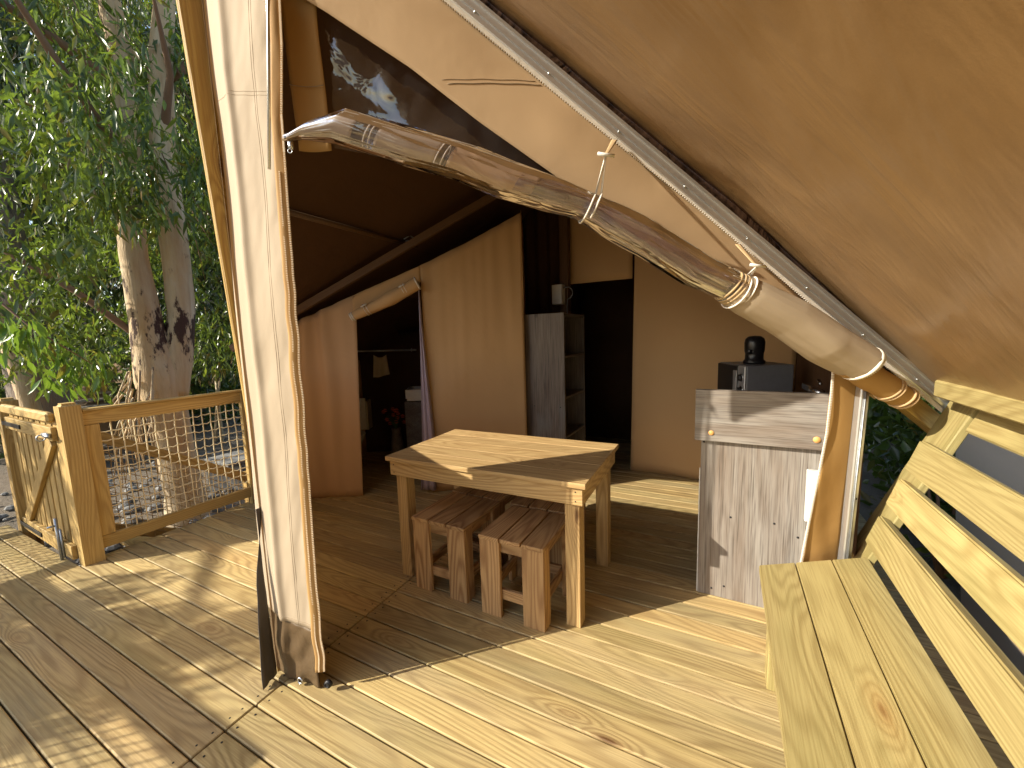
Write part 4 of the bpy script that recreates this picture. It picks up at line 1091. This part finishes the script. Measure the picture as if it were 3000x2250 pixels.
# ------------------------------------------------------------------ net fences, gate
def net_geo(P0, P1, z0, z1, n_u, n_z, rad=0.0043, seed=0, sag=0.010, shear=0.0):
    r = random.Random(seed); P0, P1 = Vector(P0), Vector(P1); geos = []
    jit = {}
    def node(i, j):
        if (i, j) not in jit: jit[(i, j)] = (r.uniform(-.006, .006), r.uniform(-.004, .004), r.uniform(-.006, .006))
        a, b, c = jit[(i, j)]
        p = P0.lerp(P1, (i + a * 6) / n_u); p.z = lerp(z0, z1, j / n_z) + c + shear * i / n_u
        n = (P1 - P0).cross(Vector((0, 0, 1))).normalized()
        return p + n * b * 2
    for i in range(n_u + 1): geos.append(tube_geo([node(i, j) for j in range(n_z + 1)], rad, 4, False))
    for j in range(n_z + 1):
        pts = []
        for i in range(n_u):
            a, b = node(i, j), node(i + 1, j); pts += [a, a.lerp(b, 0.5) - Vector((0, 0, sag * r.uniform(0.4, 1.2)))]
        pts.append(node(n_u, j)); geos.append(tube_geo(pts, rad, 4, False))
    return geos
def net_fence(P0, P1, label, zt=1.03, posts=(True, True), group="net fences around the deck"):
    P0, P1 = Vector(P0), Vector(P1); d = (P1 - P0); L = d.length; d.normalize(); n = Vector((-d.y, d.x, 0))
    f = thing("net_fence", tuple(P0), label, "fence", group)
    bar("top_rail", f, P0 + Vector((0, 0, 0.975)), P1 + Vector((0, 0, 0.975)), 0.09, 0.035, M['fence'], n)
    bar("cap_rail", f, P0 - d * 0.0 + Vector((0, 0, zt)), P1 + Vector((0, 0, zt)), 0.075, 0.018, M['fence'], (0, 0, 1), 0.005)
    bar("bottom_rail", f, P0 + Vector((0, 0, 0.11)), P1 + Vector((0, 0, 0.11)), 0.085, 0.035, M['fence'], n)
    bar("stile", f, P0 + d * 0.04 + Vector((0, 0, 0.155)), P0 + d * 0.04 + Vector((0, 0, 0.928)), 0.075, 0.036, M['fence'], n)
    bar("stile", f, P1 - d * 0.03 + Vector((0, 0, -0.32)), P1 - d * 0.03 + Vector((0, 0, 1.018)), 0.07, 0.045, M['fence'], n)
    struct(geo_obj("net", f, net_geo(P0 + d * 0.075, P1 - d * 0.06, 0.15, 0.935, max(4, round((L - 0.14) / 0.062)), 12, seed=int(L * 100)), M['net']), 'stuff')
    return f
net_fence((-3.745, 0.925, 0), (-3.745, 1.965, 0), "rope net fence panel between the gate and the tent")
net_fence((-5.03, 0.70, 0), (-5.03, -1.9, 0), "rope net fence on the far side of the gate")
net_fence((-5.0, -0.62, 0), (-2.62, -0.62, 0), "rope net fence along the front edge of the deck")
gp = thing("gate_post", (-3.75, 0.87, -0.5), "square pine gate post between the gate and net fence", "post")
def gate_post(root, x0, x1, y0, y1, zb, zt):
    bm = bmesh.new(); bmesh.ops.create_cube(bm, size=1); bmesh.ops.scale(bm, vec=(zt - zb, y1 - y0, x1 - x0), verts=bm.verts)
    top = [e for e in bm.edges if all(v.co.x > 0 for v in e.verts)]
    bmesh.ops.bevel(bm, geom=top, offset=0.018, segments=3, affect='EDGES')
    put("shaft", bm_mesh(bm, "shaft"), M['fence'], root, world=Matrix.Translation(((x0 + x1) / 2, (y0 + y1) / 2, (zb + zt) / 2)) @ AXM['z'].to_4x4())
gate_post(gp, -3.797, -3.697, 0.822, 0.922, -0.5, 1.09)
hp = thing("hinge_post", (-5.0, 0.83, -0.5), "square pine post carrying the gate hinges", "post")
gate_post(hp, -5.03, -4.925, 0.79, 0.89, -0.5, 1.07)
gt = thing("deck_gate", (-4.35, 0.80, 0), "slatted pine gate with diagonal brace and steel hinges", "gate")
for i in range(9):
    x0 = -4.885 + i * 0.125
    wplank("slat", gt, (x0, 0.825, 0.03), (x0 + 0.092, 0.845, 1.0), M['fence'], 'z')
wplank("top_rail", gt, (-4.89, 0.785, 0.968), (-3.81, 0.8245, 1.035), M['fence'], 'x', 0.012)
wplank("rail", gt, (-4.89, 0.797, 0.845), (-3.81, 0.8245, 0.935), M['fence'], 'x')
wplank("rail", gt, (-4.89, 0.797, 0.03), (-3.81, 0.8245, 0.125), M['fence'], 'x')
bar("brace", gt, (-3.88, 0.811, 0.84), (-4.77, 0.811, 0.13), 0.085, 0.027, M['fence'], (0, 1, 0))
wplank("hinge_strap", gt, (-4.93, 0.789, 0.872), (-4.48, 0.7965, 0.902), M['blackm'], 'x', 0.001)
wplank("hinge_strap", gt, (-4.93, 0.789, 0.06), (-4.42, 0.7965, 0.09), M['blackm'], 'x', 0.001)
geo_obj("latch", gt, [box_geo((-3.86, 0.785, 0.885), (0.05, 0, 0), (0, 0.010, 0), (0, 0, 0.014)), tube_geo([(-3.92, 0.778, 0.885), (-3.78, 0.778, 0.885)], 0.007, 8), ring_geo((-3.88, 0.765, 0.87), (1, 0, 0), 0.02, 0.004, 14, 5)], M['galv'])
geo_obj("drop_bolt", gt, [tube_geo([(-3.97, 0.782, 0.0), (-3.97, 0.782, 0.30)], 0.009, 8), box_geo((-3.97, 0.792, 0.12), (0.026, 0, 0), (0, 0.0045, 0), (0, 0, 0.10)), tube_geo([(-3.97, 0.782, 0.25), (-3.97, 0.74, 0.25)], 0.007, 8)], M['galv'])
# sloping stair rail outside the gate
sr = thing("stair_railing", (-4.45, 1.05, -0.5), "sloping timber stair rail with netting behind the fence", "railing")
bar("handrail", sr, (-4.42, 0.98, 0.86), (-4.42, 2.25, 0.02), 0.085, 0.035, M['fence'], (1, 0, 0))
bar("bottom_rail", sr, (-4.42, 0.98, 0.06), (-4.42, 1.9, -0.46), 0.085, 0.035, M['fence'], (1, 0, 0))
wplank("post", sr, (-4.46, 2.2, -0.5), (-4.38, 2.28, 0.10), M['fence'], 'z')
struct(geo_obj("net", sr, net_geo((-4.40, 1.0, 0), (-4.40, 2.2, 0), 0.05, 0.80, 17, 11, seed=5, shear=-0.80, rad=0.003, sag=0.006), M['net2']), 'stuff')
for i in range(3):
    wplank("step", sr, (-4.90, 1.02 + 0.28 * i, -0.16 - 0.17 * i), (-4.47, 1.28 + 0.28 * i, -0.13 - 0.17 * i), M['fence'], 'x')

# ------------------------------------------------------------------ trees
def leaf_mesh(name, pos, direc, length, width, bend=0.25, rng=nrg):
    n = len(pos); up = rng.normal(size=(n, 3))
    d = direc / np.linalg.norm(direc, axis=1, keepdims=True)
    s = np.cross(d, up); s /= np.linalg.norm(s, axis=1, keepdims=True) + 1e-9
    nn = np.cross(s, d)
    L = length[:, None]; Wd = width[:, None]
    sw = rng.uniform(-1, 1, (n, 1)) * bend
    base = pos
    m1 = pos + d * L * 0.38 + s * (sw * L * 0.10)
    tip = pos + d * L + s * (sw * L * 0.45) + nn * (L * 0.08)
    a = m1 + s * Wd * 0.5 + nn * Wd * 0.18; b = m1 - s * Wd * 0.5 + nn * Wd * 0.18
    m2 = pos + d * L * 0.70 + s * (sw * L * 0.25)
    c = m2 + s * Wd * 0.33 + nn * Wd * 0.14; e = m2 - s * Wd * 0.33 + nn * Wd * 0.14
    V = np.stack([base, a, m1, b, c, m2, e, tip], axis=1).reshape(-1, 3)
    tri = np.array([[0, 2, 1], [0, 3, 2], [1, 2, 5], [1, 5, 4], [2, 3, 6], [2, 6, 5], [4, 5, 7], [5, 6, 7]])
    F = (np.arange(n)[:, None, None] * 8 + tri[None]).reshape(-1, 3)
    me = bpy.data.meshes.new(name)
    me.vertices.add(len(V)); me.vertices.foreach_set('co', V.astype(np.float32).ravel())
    me.loops.add(F.size); me.loops.foreach_set('vertex_index', F.astype(np.int32).ravel())
    me.polygons.add(len(F)); me.polygons.foreach_set('loop_start', np.arange(0, F.size, 3, dtype=np.int32)); me.polygons.foreach_set('loop_total', np.full(len(F), 3, np.int32))
    me.update(calc_edges=True)
    return me
def sprays(centres, per, spread, length, width, droop=1.0, rng=nrg, keep=None):
    """leaves hanging in sprays: each centre is a twig tip from which leaves droop"""
    P, D, L, Wd = [], [], [], []
    for c in centres:
        c = np.array(c)
        tw = rng.normal(size=(max(2, per // 9), 3)) * spread
        for t in tw:
            k = 9
            along = rng.uniform(0, 1, (k, 1)); dirn = np.array([rng.normal() * .5, rng.normal() * .5, -1.0]); dirn /= np.linalg.norm(dirn)
            p = c + t + dirn * along * 0.30 + rng.normal(size=(k, 3)) * 0.03
            d = rng.normal(size=(k, 3)) * 0.5 + np.array([0, 0, -droop])
            P.append(p); D.append(d)
            L.append(rng.uniform(0.65, 1.25, k) * length); Wd.append(rng.uniform(0.75, 1.2, k) * width)
    P = np.concatenate(P); D = np.concatenate(D); L = np.concatenate(L); Wd = np.concatenate(Wd)
    if keep is not None:
        m = keep(P); P, D, L, Wd = P[m], D[m], L[m], Wd[m]
    return P, D, L, Wd
def cone_pts(pts, rads):
    out = []
    for i in range(len(pts) - 1):
        for k in range(6):
            t = k / 6; out.append((Vector(pts[i]).lerp(Vector(pts[i + 1]), t), lerp(rads[i], rads[i + 1], t)))
    out.append((Vector(pts[-1]), rads[-1])); return out
def trunk_geo(pts, rads, sides=16, lump=0.06, seed=0):
    cp = cone_pts(pts, rads); vs, fs = tube_geo([p for p, r in cp], [r for p, r in cp], sides)
    for i, v in enumerate(vs):
        ring = i // sides; c = cp[min(ring, len(cp) - 1)][0]; d = v - c
        vs[i] = c + d * (1 + lump * nz(v.x * 4 + seed, v.y * 4, v.z * 2.2) + lump * 0.5 * nz(v.x * 11, v.y * 11 + seed, v.z * 6))
    return vs, fs
CAMP = np.array([0, 0, 1.425])
tr = thing("eucalyptus_tree", (-5.33, 1.98, -0.5), "twin-stemmed eucalyptus with peeling pale bark behind the net fence", "tree")
geo_obj("trunk", tr, [trunk_geo([(-5.31, 2.03, -0.55), (-5.32, 2.02, -0.2), (-5.34, 1.99, 0.5), (-5.36, 1.95, 1.1), (-5.37, 1.91, 1.7), (-5.385, 1.89, 2.4), (-5.37, 1.93, 3.2), (-5.33, 2.0, 4.2), (-5.42, 1.9, 6.0)], [0.22, 0.175, 0.165, 0.205, 0.140, 0.112, 0.108, 0.10, 0.06])], M['bark'])
geo_obj("trunk", tr, [trunk_geo([(-5.32, 2.02, 0.9), (-5.285, 2.13, 1.4), (-5.265, 2.19, 1.8), (-5.255, 2.20, 2.5), (-5.25, 2.19, 3.2), (-5.22, 2.26, 4.3), (-5.1, 2.5, 6.0)], [0.15, 0.135, 0.122, 0.124, 0.118, 0.10, 0.06], seed=9)], M['bark'])
for pts, rr in (([(-5.40, 1.84, 1.55), (-5.65, 1.50, 2.0), (-5.9, 1.15, 2.35), (-6.1, 0.8, 2.9)], [0.035, 0.028, 0.02, 0.012]),
                ([(-5.36, 1.93, 3.3), (-5.2, 1.5, 3.9), (-5.0, 1.15, 4.4)], [0.05, 0.035, 0.015]),
                ([(-5.33, 2.0, 4.0), (-5.7, 1.3, 4.5), (-6.1, 0.6, 4.9)], [0.05, 0.035, 0.015]),
                ([(-5.24, 2.22, 3.6), (-4.9, 2.2, 4.1), (-4.6, 2.0, 4.6)], [0.045, 0.03, 0.012]),
                ([(-5.2, 2.3, 4.2), (-5.0, 2.9, 4.9), (-4.9, 3.4, 5.4)], [0.05, 0.03, 0.012]),
                ([(-5.35, 1.97, 2.9), (-5.15, 1.75, 3.15), (-4.95, 1.6, 3.1), (-4.8, 1.55, 2.85)], [0.022, 0.015, 0.01, 0.006])):
    geo_obj("branch", tr, [trunk_geo(pts, rr, 8, 0.1)], M['twig'])
# strips of loose bark at the foot and hanging twigs
bs = []
for i in range(26):
    a = rnd.uniform(-2.6, -0.4) ; p = Vector((-5.36 + 0.24 * math.cos(a), 1.95 + 0.24 * math.sin(a), rnd.uniform(0.7, 1.3)))
    q = p + Vector((rnd.uniform(-.12, .05), rnd.uniform(-.22, .0), -rnd.uniform(0.3, 0.9)))
    bs.append(tube_geo([p, p.lerp(q, 0.5) + Vector((rnd.uniform(-.05, .05), -0.04, 0)), q], [0.012, 0.010, 0.004], 4))
geo_obj("bark_strip", tr, bs, M['bark'])
tw_ = []
for i in range(40):
    p = Vector((-5.2 + rnd.uniform(-.35, .45), 1.95 + rnd.uniform(-.5, .5), rnd.uniform(2.7, 4.6)))
    q = p + Vector((rnd.uniform(-.1, .1), rnd.uniform(.1, .35), -rnd.uniform(0.25, 0.7)))
    tw_.append(tube_geo([p, q], [0.006, 0.002], 4))
geo_obj("twig", tr, tw_, M['twig'])
def azel(P):
    d = P - CAMP; return np.degrees(np.arctan2(d[:, 0], d[:, 1])), np.degrees(np.arctan2(d[:, 2], np.hypot(d[:, 0], d[:, 1]))), np.hypot(d[:, 0], d[:, 1])
def keep_main(P):
    a, e, r = azel(P); w = (P[:, 0] - P[:, 1]) * 0.7071
    ok = (w < -3.75) & (r > 3.9)
    trunkwin = (np.abs(a + 69.2) < 4.0) & (r < 5.9) & (e < 14.0)
    low = P[:, 2] < 1.05
    fence_gap = (a > -65.2) & (r < 6.2) & (e < 20)
    ds = (P[:, 0] + P[:, 1]) * 0.7071 + 2.40          # distance along the sun's path from the stems
    sh = (np.abs(w + 5.2) < 0.42) & (ds < 0.1) & (np.abs(P[:, 2] + ds * 0.589 - 1.6) < 1.5)
    return ok & ~trunkwin & ~low & ~fence_gap & ~(sh & (np.random.default_rng(3).uniform(size=len(P)) < 0.80))
cents = []
R2 = np.random.default_rng(5)
for i in range(520):
    x = R2.uniform(-8.6, -4.2); y = R2.uniform(-1.0, 4.6); z = R2.uniform(1.35, 7.0)
    if nz(x * 0.9, y * 0.9, z * 0.9) < -0.05: continue
    cents.append((x, y, z))
me = leaf_mesh("foliage", *sprays(cents, 110, 0.20, 0.125, 0.031, droop=0.8, keep=keep_main))
struct(put("foliage", me, M['leaf'], tr, world=Matrix.Identity(4)), 'stuff')
me = leaf_mesh("foliage", *sprays(cents[::2], 56, 0.17, 0.150, 0.037, droop=1.1, keep=keep_main))
struct(put("foliage", me, M['leaf'], tr, world=Matrix.Identity(4)), 'stuff')
# spray hanging over the stems
cents = [(-4.85 + R2.normal() * .25, 1.72 + R2.normal() * .16, z + R2.normal() * .2) for z in (2.95, 3.1, 3.3, 3.5, 3.7, 3.9, 4.1, 4.3, 2.9, 3.05, 3.2)]
me = leaf_mesh("foliage", *sprays(cents, 130, 0.16, 0.17, 0.028))
struct(put("foliage", me, M['leaf'], tr, world=Matrix.Identity(4)), 'stuff')
# nearest leaves, one by one, on the low hanging spray
lm = [leaf_mesh("leaf", np.zeros((1, 3)), np.array([[0, 0, -1.0]]), np.array([0.15]), np.array([w_])) for w_ in (0.032, 0.040, 0.046)]
for m_ in lm: m_.materials.append(M['leafy'])
for i in range(170):
    t = rnd.random()
    if i < 110: c = Vector((-4.35, 0.92, 1.46)).lerp(Vector((-4.12, 1.12, 1.22)), t) + Vector((rnd.gauss(0, .05), rnd.gauss(0, .09), rnd.gauss(0, .08)))
    else: c = Vector((-4.30, 0.78, 1.66)).lerp(Vector((-4.2, 0.86, 1.48)), t) + Vector((rnd.gauss(0, .05), rnd.gauss(0, .06), rnd.gauss(0, .07)))
    m = Matrix.Translation(c) @ Matrix.Rotation(rnd.uniform(0, 6.3), 4, 'Z') @ Matrix.Rotation(rnd.uniform(-0.8, 0.8), 4, 'X') @ Matrix.Scale(rnd.uniform(0.55, 1.0), 4)
    put("leaf", lm[i % 3], None, tr, world=m)
geo_obj("branch", tr, [tube_geo([(-5.0, 0.6, 2.3), (-4.6, 0.75, 1.9), (-4.35, 0.90, 1.60), (-4.12, 1.12, 1.32)], [0.012, 0.009, 0.006, 0.003], 6)], M['twig'])

# second trunk further back and its low crown
t2 = thing("eucalyptus_tree", (-9.6, 1.98, -0.5), "thick grey-barked tree trunk standing behind the gate", "tree")
geo_obj("trunk", t2, [trunk_geo([(-9.55, 2.02, -0.6), (-9.6, 1.98, 0.4), (-9.7, 1.95, 1.4), (-9.8, 1.9, 3.5), (-9.9, 1.8, 6.5)], [0.42, 0.34, 0.30, 0.26, 0.16])], M['bark2'])
geo_obj("trunk", t2, [trunk_geo([(-8.9, 1.75, -0.6), (-8.95, 1.73, 0.5), (-9.05, 1.68, 1.3), (-9.3, 1.5, 3.0)], [0.13, 0.11, 0.10, 0.07])], M['bark'])
def keep_far(P):
    a, e, r = azel(P); return (P[:, 2] > 1.3) & (r > 6.5) & ((P[:, 0] - P[:, 1]) * 0.7071 < -8.0)
cents = [(R2.uniform(-12.5, -8.2), R2.uniform(-1.5, 6.5), R2.uniform(1.7, 8.5)) for i in range(330)]
me = leaf_mesh("foliage", *sprays(cents, 90, 0.34, 0.22, 0.045, keep=keep_far))
struct(put("foliage", me, M['leaf_shade'], t2, world=Matrix.Identity(4)), 'stuff')
# evergreen in painted shade right of the stems, close behind the tent corner
t3 = thing("evergreen_tree", (-7.6, 4.3, -0.5), "dark shaded evergreen between the pale stems and tent pole", "tree")
geo_obj("trunk", t3, [trunk_geo([(-7.9, 4.45, -0.6), (-7.9, 4.4, 1.2), (-7.9, 4.4, 5.5)], [0.2, 0.16, 0.07])], M['bark2'])
cents = [(-7.8 + R2.normal() * .75, 4.6 + R2.normal() * .75, R2.uniform(1.2, 7.5)) for i in range(210)]
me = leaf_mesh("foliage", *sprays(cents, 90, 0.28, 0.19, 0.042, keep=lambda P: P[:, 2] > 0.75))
struct(put("foliage", me, M['leaf_shade'], t3, world=Matrix.Identity(4)), 'stuff')
# wood closing the view behind everything on the left
cents = []
for i in range(760):
    a = math.radians(R2.uniform(-96, -52)); r = R2.uniform(19, 27)
    cents.append((r * math.sin(a), r * math.cos(a), R2.uniform(1.6, 15)))
me = leaf_mesh("woodland", *sprays(cents, 60, 0.8, 0.5, 0.13))
struct(put("woodland", me, M['leaf_shade']), 'stuff')
for k_, (a, r, h, rad) in enumerate(((-79.0, 17, 7, .16), (-74.5, 19, 7, .2), (-71.3, 16, 6, .14), (-65.0, 17, 7, .15))):
    p = Vector((r * math.sin(math.radians(a)), r * math.cos(math.radians(a)), 0))
    lab = ["slim far trunk farthest towards the edge behind the thick grey trunk", "stout far trunk between the grey trunk and far steps", "slender far trunk above the wooden steps", "far trunk in the gap beside the tent pole"][k_]
    ft = thing("far_tree", (p.x, p.y, -0.5), lab, "tree", "far tree trunks")
    geo_obj("trunk", ft, [trunk_geo([p + Vector((0, 0, -0.6)), p + Vector((0.1, 0, 2)), p + Vector((-0.1, 0.1, h))], [rad * 1.2, rad, rad * .6], 10)], M['bark2'])
    cents = [(p.x + R2.normal() * 1.1, p.y + R2.normal() * 1.1, R2.uniform(3.5, h + 2)) for i in range(40)]
    me = leaf_mesh("foliage", *sprays(cents, 60, 0.5, 0.35, 0.08)); struct(put("foliage", me, M['leafd'], ft, world=Matrix.Identity(4)), 'stuff')
# low bushes closing the yard under the trees
cents = []
for i in range(330):
    a = math.radians(R2.uniform(-73.0, -61.5) if i % 3 else R2.uniform(-86, -77)); r = R2.uniform(11.5, 16.5)
    cents.append((r * math.sin(a), r * math.cos(a), R2.uniform(-0.45, 1.7)))
me = leaf_mesh("undergrowth", *sprays(cents, 60, 0.40, 0.20, 0.07, droop=0.5))
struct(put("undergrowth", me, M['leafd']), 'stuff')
# unseen tree out to the left, its leaves placed to dapple the deck
t4 = thing("shade_tree", (-9.4, -3.0, -0.5), "unseen leafy tree placed beside the deck to dapple the boards", "tree")
geo_obj("trunk", t4, [trunk_geo([(-8.6, -2.0, -0.6), (-8.5, -2.0, 1.5), (-8.2, -2.2, 3.4)], [0.2, 0.16, 0.08])], M['bark2'])
def wsz(w, s, z): return ((w + s) * 0.7071, (s - w) * 0.7071, z)
cents = []
TE = math.tan(SUN_EL)
def shade(w0, w1, s0, s1, n, far=-5.6, jit=0.05):
    for i in range(n):
        w = R2.uniform(w0, w1); s = R2.uniform(s0, s1); fs = far + R2.uniform(-.7, .7)
        cents.append(wsz(w, fs, (s - fs) * TE))
shade(-2.45, -1.82, -1.75, -1.15, 34)
shade(-2.30, -1.98, -1.0, -0.70, 10)
shade(-2.62, -2.3, -1.85, -1.5, 10)
shade(-3.75, -3.30, -1.95, -1.0, 26)
shade(-2.95, -2.65, -2.1, -1.7, 8)
P_, D_, L_, W_ = sprays(cents, 40, 0.06, 0.12, 0.034)
P_[:, 2] += 0.13
me = leaf_mesh("foliage", P_, D_, L_, W_)
struct(put("foliage", me, M['leaf'], t4, world=Matrix.Identity(4)), 'stuff')
geo_obj("branch", t4, [trunk_geo([(-8.3, -2.15, 2.9), (-7.0, -2.3, 3.1), (-5.8, -2.5, 2.8), (-5.4, -2.6, 2.6)], [0.06, 0.045, 0.025, 0.01], 8, 0.1)], M['twig'])

# shaded shrubs beyond the tent on the right
for k_, (x, y, h, lab) in enumerate(((1.5, 4.0, 1.3, "dark shaded shrub beyond the aluminium post"), (2.3, 5.0, 2.0, "taller dark shrub in shadow farther beyond the aluminium post"), (2.1, 3.0, 1.2, "dark shrub in the shadow behind the bench back"))):
    b = thing("shrub", (x, y, -0.5), lab, "shrub", "shrubs in the shade beyond the tent")
    geo_obj("stem", b, [tube_geo([(x, y, -0.55), (x + 0.2 * math.cos(i), y + 0.2 * math.sin(i), h * 0.6 - 0.5)], [0.02, 0.008], 6) for i in range(6)], M['twig'])
    cents = [(x + R2.normal() * .5, y + R2.normal() * .5, -0.4 + R2.uniform(0.1, h)) for i in range(60)]
    me = leaf_mesh("foliage", *sprays(cents, 50, 0.2, 0.12, 0.05, droop=0.2, keep=lambda P: P[:, 0] > 1.5)); struct(put("foliage", me, M['leafd'], b, world=Matrix.Identity(4)), 'stuff')
cents = [(R2.uniform(1.5, 3.6), R2.uniform(4.4, 10), R2.uniform(-.45, 3.2)) for i in range(330)]
cents += [(R2.uniform(2.6, 5.0), R2.uniform(-2, 4.4), R2.uniform(-.5, 0.25)) for i in range(300)]  # low growth added to block sky light behind the bench
me = leaf_mesh("hedge", *sprays(cents, 70, 0.30, 0.15, 0.07, droop=0.2, keep=lambda P: (P[:, 0] > 1.35) & ((P[:, 1] > 3.6) | (P[:, 0] > 2.0)))); struct(put("hedge", me, M['leafd']), 'stuff')

# ------------------------------------------------------------------ yard things behind the fence
def polar(az_, r, z=0): a = math.radians(az_); return Vector((r * math.sin(a), r * math.cos(a), z))
ws = thing("wooden_steps", tuple(polar(-74.3, 11.8, -0.5)), "flight of weathered wooden steps in the yard behind the gate", "steps")
c0 = polar(-74.6, 11.5); dr = polar(-74.6, 1.0); ac = Vector((dr.y, -dr.x, 0))
for i in range(6):
    p = c0 + dr * (0.34 * i) + Vector((0, 0, 0.30 + 0.105 * i)); bar("tread", ws, p - ac * 0.35, p + ac * 0.45, 0.24, 0.035, M['oldwood'])
for sgn in (-0.36, 0.46): bar("stringer", ws, c0 + ac * sgn + Vector((0, 0, -0.40)) - dr * 0.9, c0 + dr * 2.0 + ac * sgn + Vector((0, 0, 0.84)), 0.16, 0.04, M['oldwood'], ac)
pl = thing("timber_platform", tuple(polar(-75.5, 10.6, -0.5)), "low pale timber platform in front of the yard steps", "platform")
c1 = polar(-76.0, 10.7)
for i in range(7):
    p = c1 + dr * (-0.7 + 0.16 * i) + Vector((0, 0, 0.30)); bar("board", pl, p - ac * 0.7, p + ac * 0.75, 0.14, 0.03, M['oldwood'])
for sgn in (-0.6, 0.65):
    for q in (-0.6, 0.2): bar("leg", pl, c1 + ac * sgn + dr * q + Vector((0, 0, -0.5)), c1 + ac * sgn + dr * q + Vector((0, 0, 0.284)), 0.08, 0.08, M['oldwood'], dr)
def blob(name, root, c, rx, ry, rz, mat, seed=0, amp=0.25):
    bm = bmesh.new(); bmesh.ops.create_icosphere(bm, subdivisions=4, radius=1)
    for v in bm.verts:
        f = 1 + amp * nz(v.co.x * 1.8 + seed, v.co.y * 1.8, v.co.z * 1.8) + amp * .4 * nz(v.co.x * 5, v.co.y * 5 + seed, v.co.z * 5)
        v.co = Vector((v.co.x * rx * f, v.co.y * ry * f, max(v.co.z * rz * f, -0.02)))
    return put(name, bm_mesh(bm, name, True), mat, root, world=Matrix.Translation(c))
def solo(o, label, cat):
    o['label'] = label; o['category'] = cat; return o
mc = polar(-73.3, 12.6, -0.5)
solo(blob("earth_mound", None, mc, 1.0, 1.0, 1.45, M['mound'], 3), "heap of brown earth behind the pale stems", "earth heap")
bt = polar(-74.7, 13.6, -0.5)
solo(blob("blue_tarpaulin", None, bt, 0.75, 0.75, 1.4, M['tarp'], 8, 0.4), "crumpled dark blue tarpaulin heaped beyond the steps", "tarpaulin")
sk_ = thing("stake_bundle", tuple(polar(-65.4, 10, -0.5)), "bundle of pale leaning stakes beside the tent pole", "stakes")
sc_ = polar(-65.4, 10)
for i in range(6):
    o = Vector((rnd.uniform(-.12, .12), rnd.uniform(-.12, .12), 0)); geo_obj("stake", sk_, [tube_geo([sc_ + o + Vector((0, 0, -0.55)), sc_ + o * 0.3 + Vector((0.06 * math.sin(i), 0.05, 0.45)), sc_ + o * 0.8 + Vector((0.1, 0.1, 0.98))], 0.022, 6)], M['bark'])
ff_ = thing("far_fence", tuple(polar(-74, 17, -0.5)), "far rail fence across the sunlit yard", "fence")
fa, fb = polar(-79, 17.5), polar(-63.5, 17.5)
for z in (0.15, 0.55, 0.85): bar("rail", ff_, fa + Vector((0, 0, z)), fb + Vector((0, 0, z)), 0.08, 0.04, M['oldwood'], (0, 1, 0))
for i in range(7): p = fa.lerp(fb, i / 6); bar("post", ff_, p + Vector((0.07, 0, -0.55)), p + Vector((0.07, 0, 0.95)), 0.09, 0.09, M['oldwood'], (0, 1, 0))
cb = thing("concrete_block", (-5.9, 2.85, -0.5), "grey concrete block on the ground beside the stems", "block")
bm = bmesh.new(); bmesh.ops.create_cube(bm, size=1); bmesh.ops.scale(bm, vec=(0.5, 0.42, 0.36), verts=bm.verts); bmesh.ops.bevel(bm, geom=list(bm.edges), offset=0.015, segments=2, affect='EDGES')
put("body", bm_mesh(bm, "body"), M['stone'], cb, world=Matrix.Translation((-5.9, 2.85, -0.32)) @ Matrix.Rotation(0.5, 4, 'Z'))
wplank("slab", cb, (-6.2, 2.62, -0.138), (-5.6, 3.08, -0.09), M['stone'], 'x', 0.008)
# stones and rubble on the ground
st_g = []
for i in range(260):
    a = R2.uniform(-86, -60); r = R2.uniform(4.6, 9); p = polar(a, r, -0.48); s_ = abs(R2.normal()) * 0.035 + 0.015
    st_g.append(lathe([(0, -s_ * .6), (s_ * .8, -s_ * .3), (s_, 0.0), (s_ * .6, s_ * .45), (0, s_ * .6)], tuple(p), 6))
struct(geo_obj("rubble", None, st_g, M['stone'], sm=False), 'stuff')
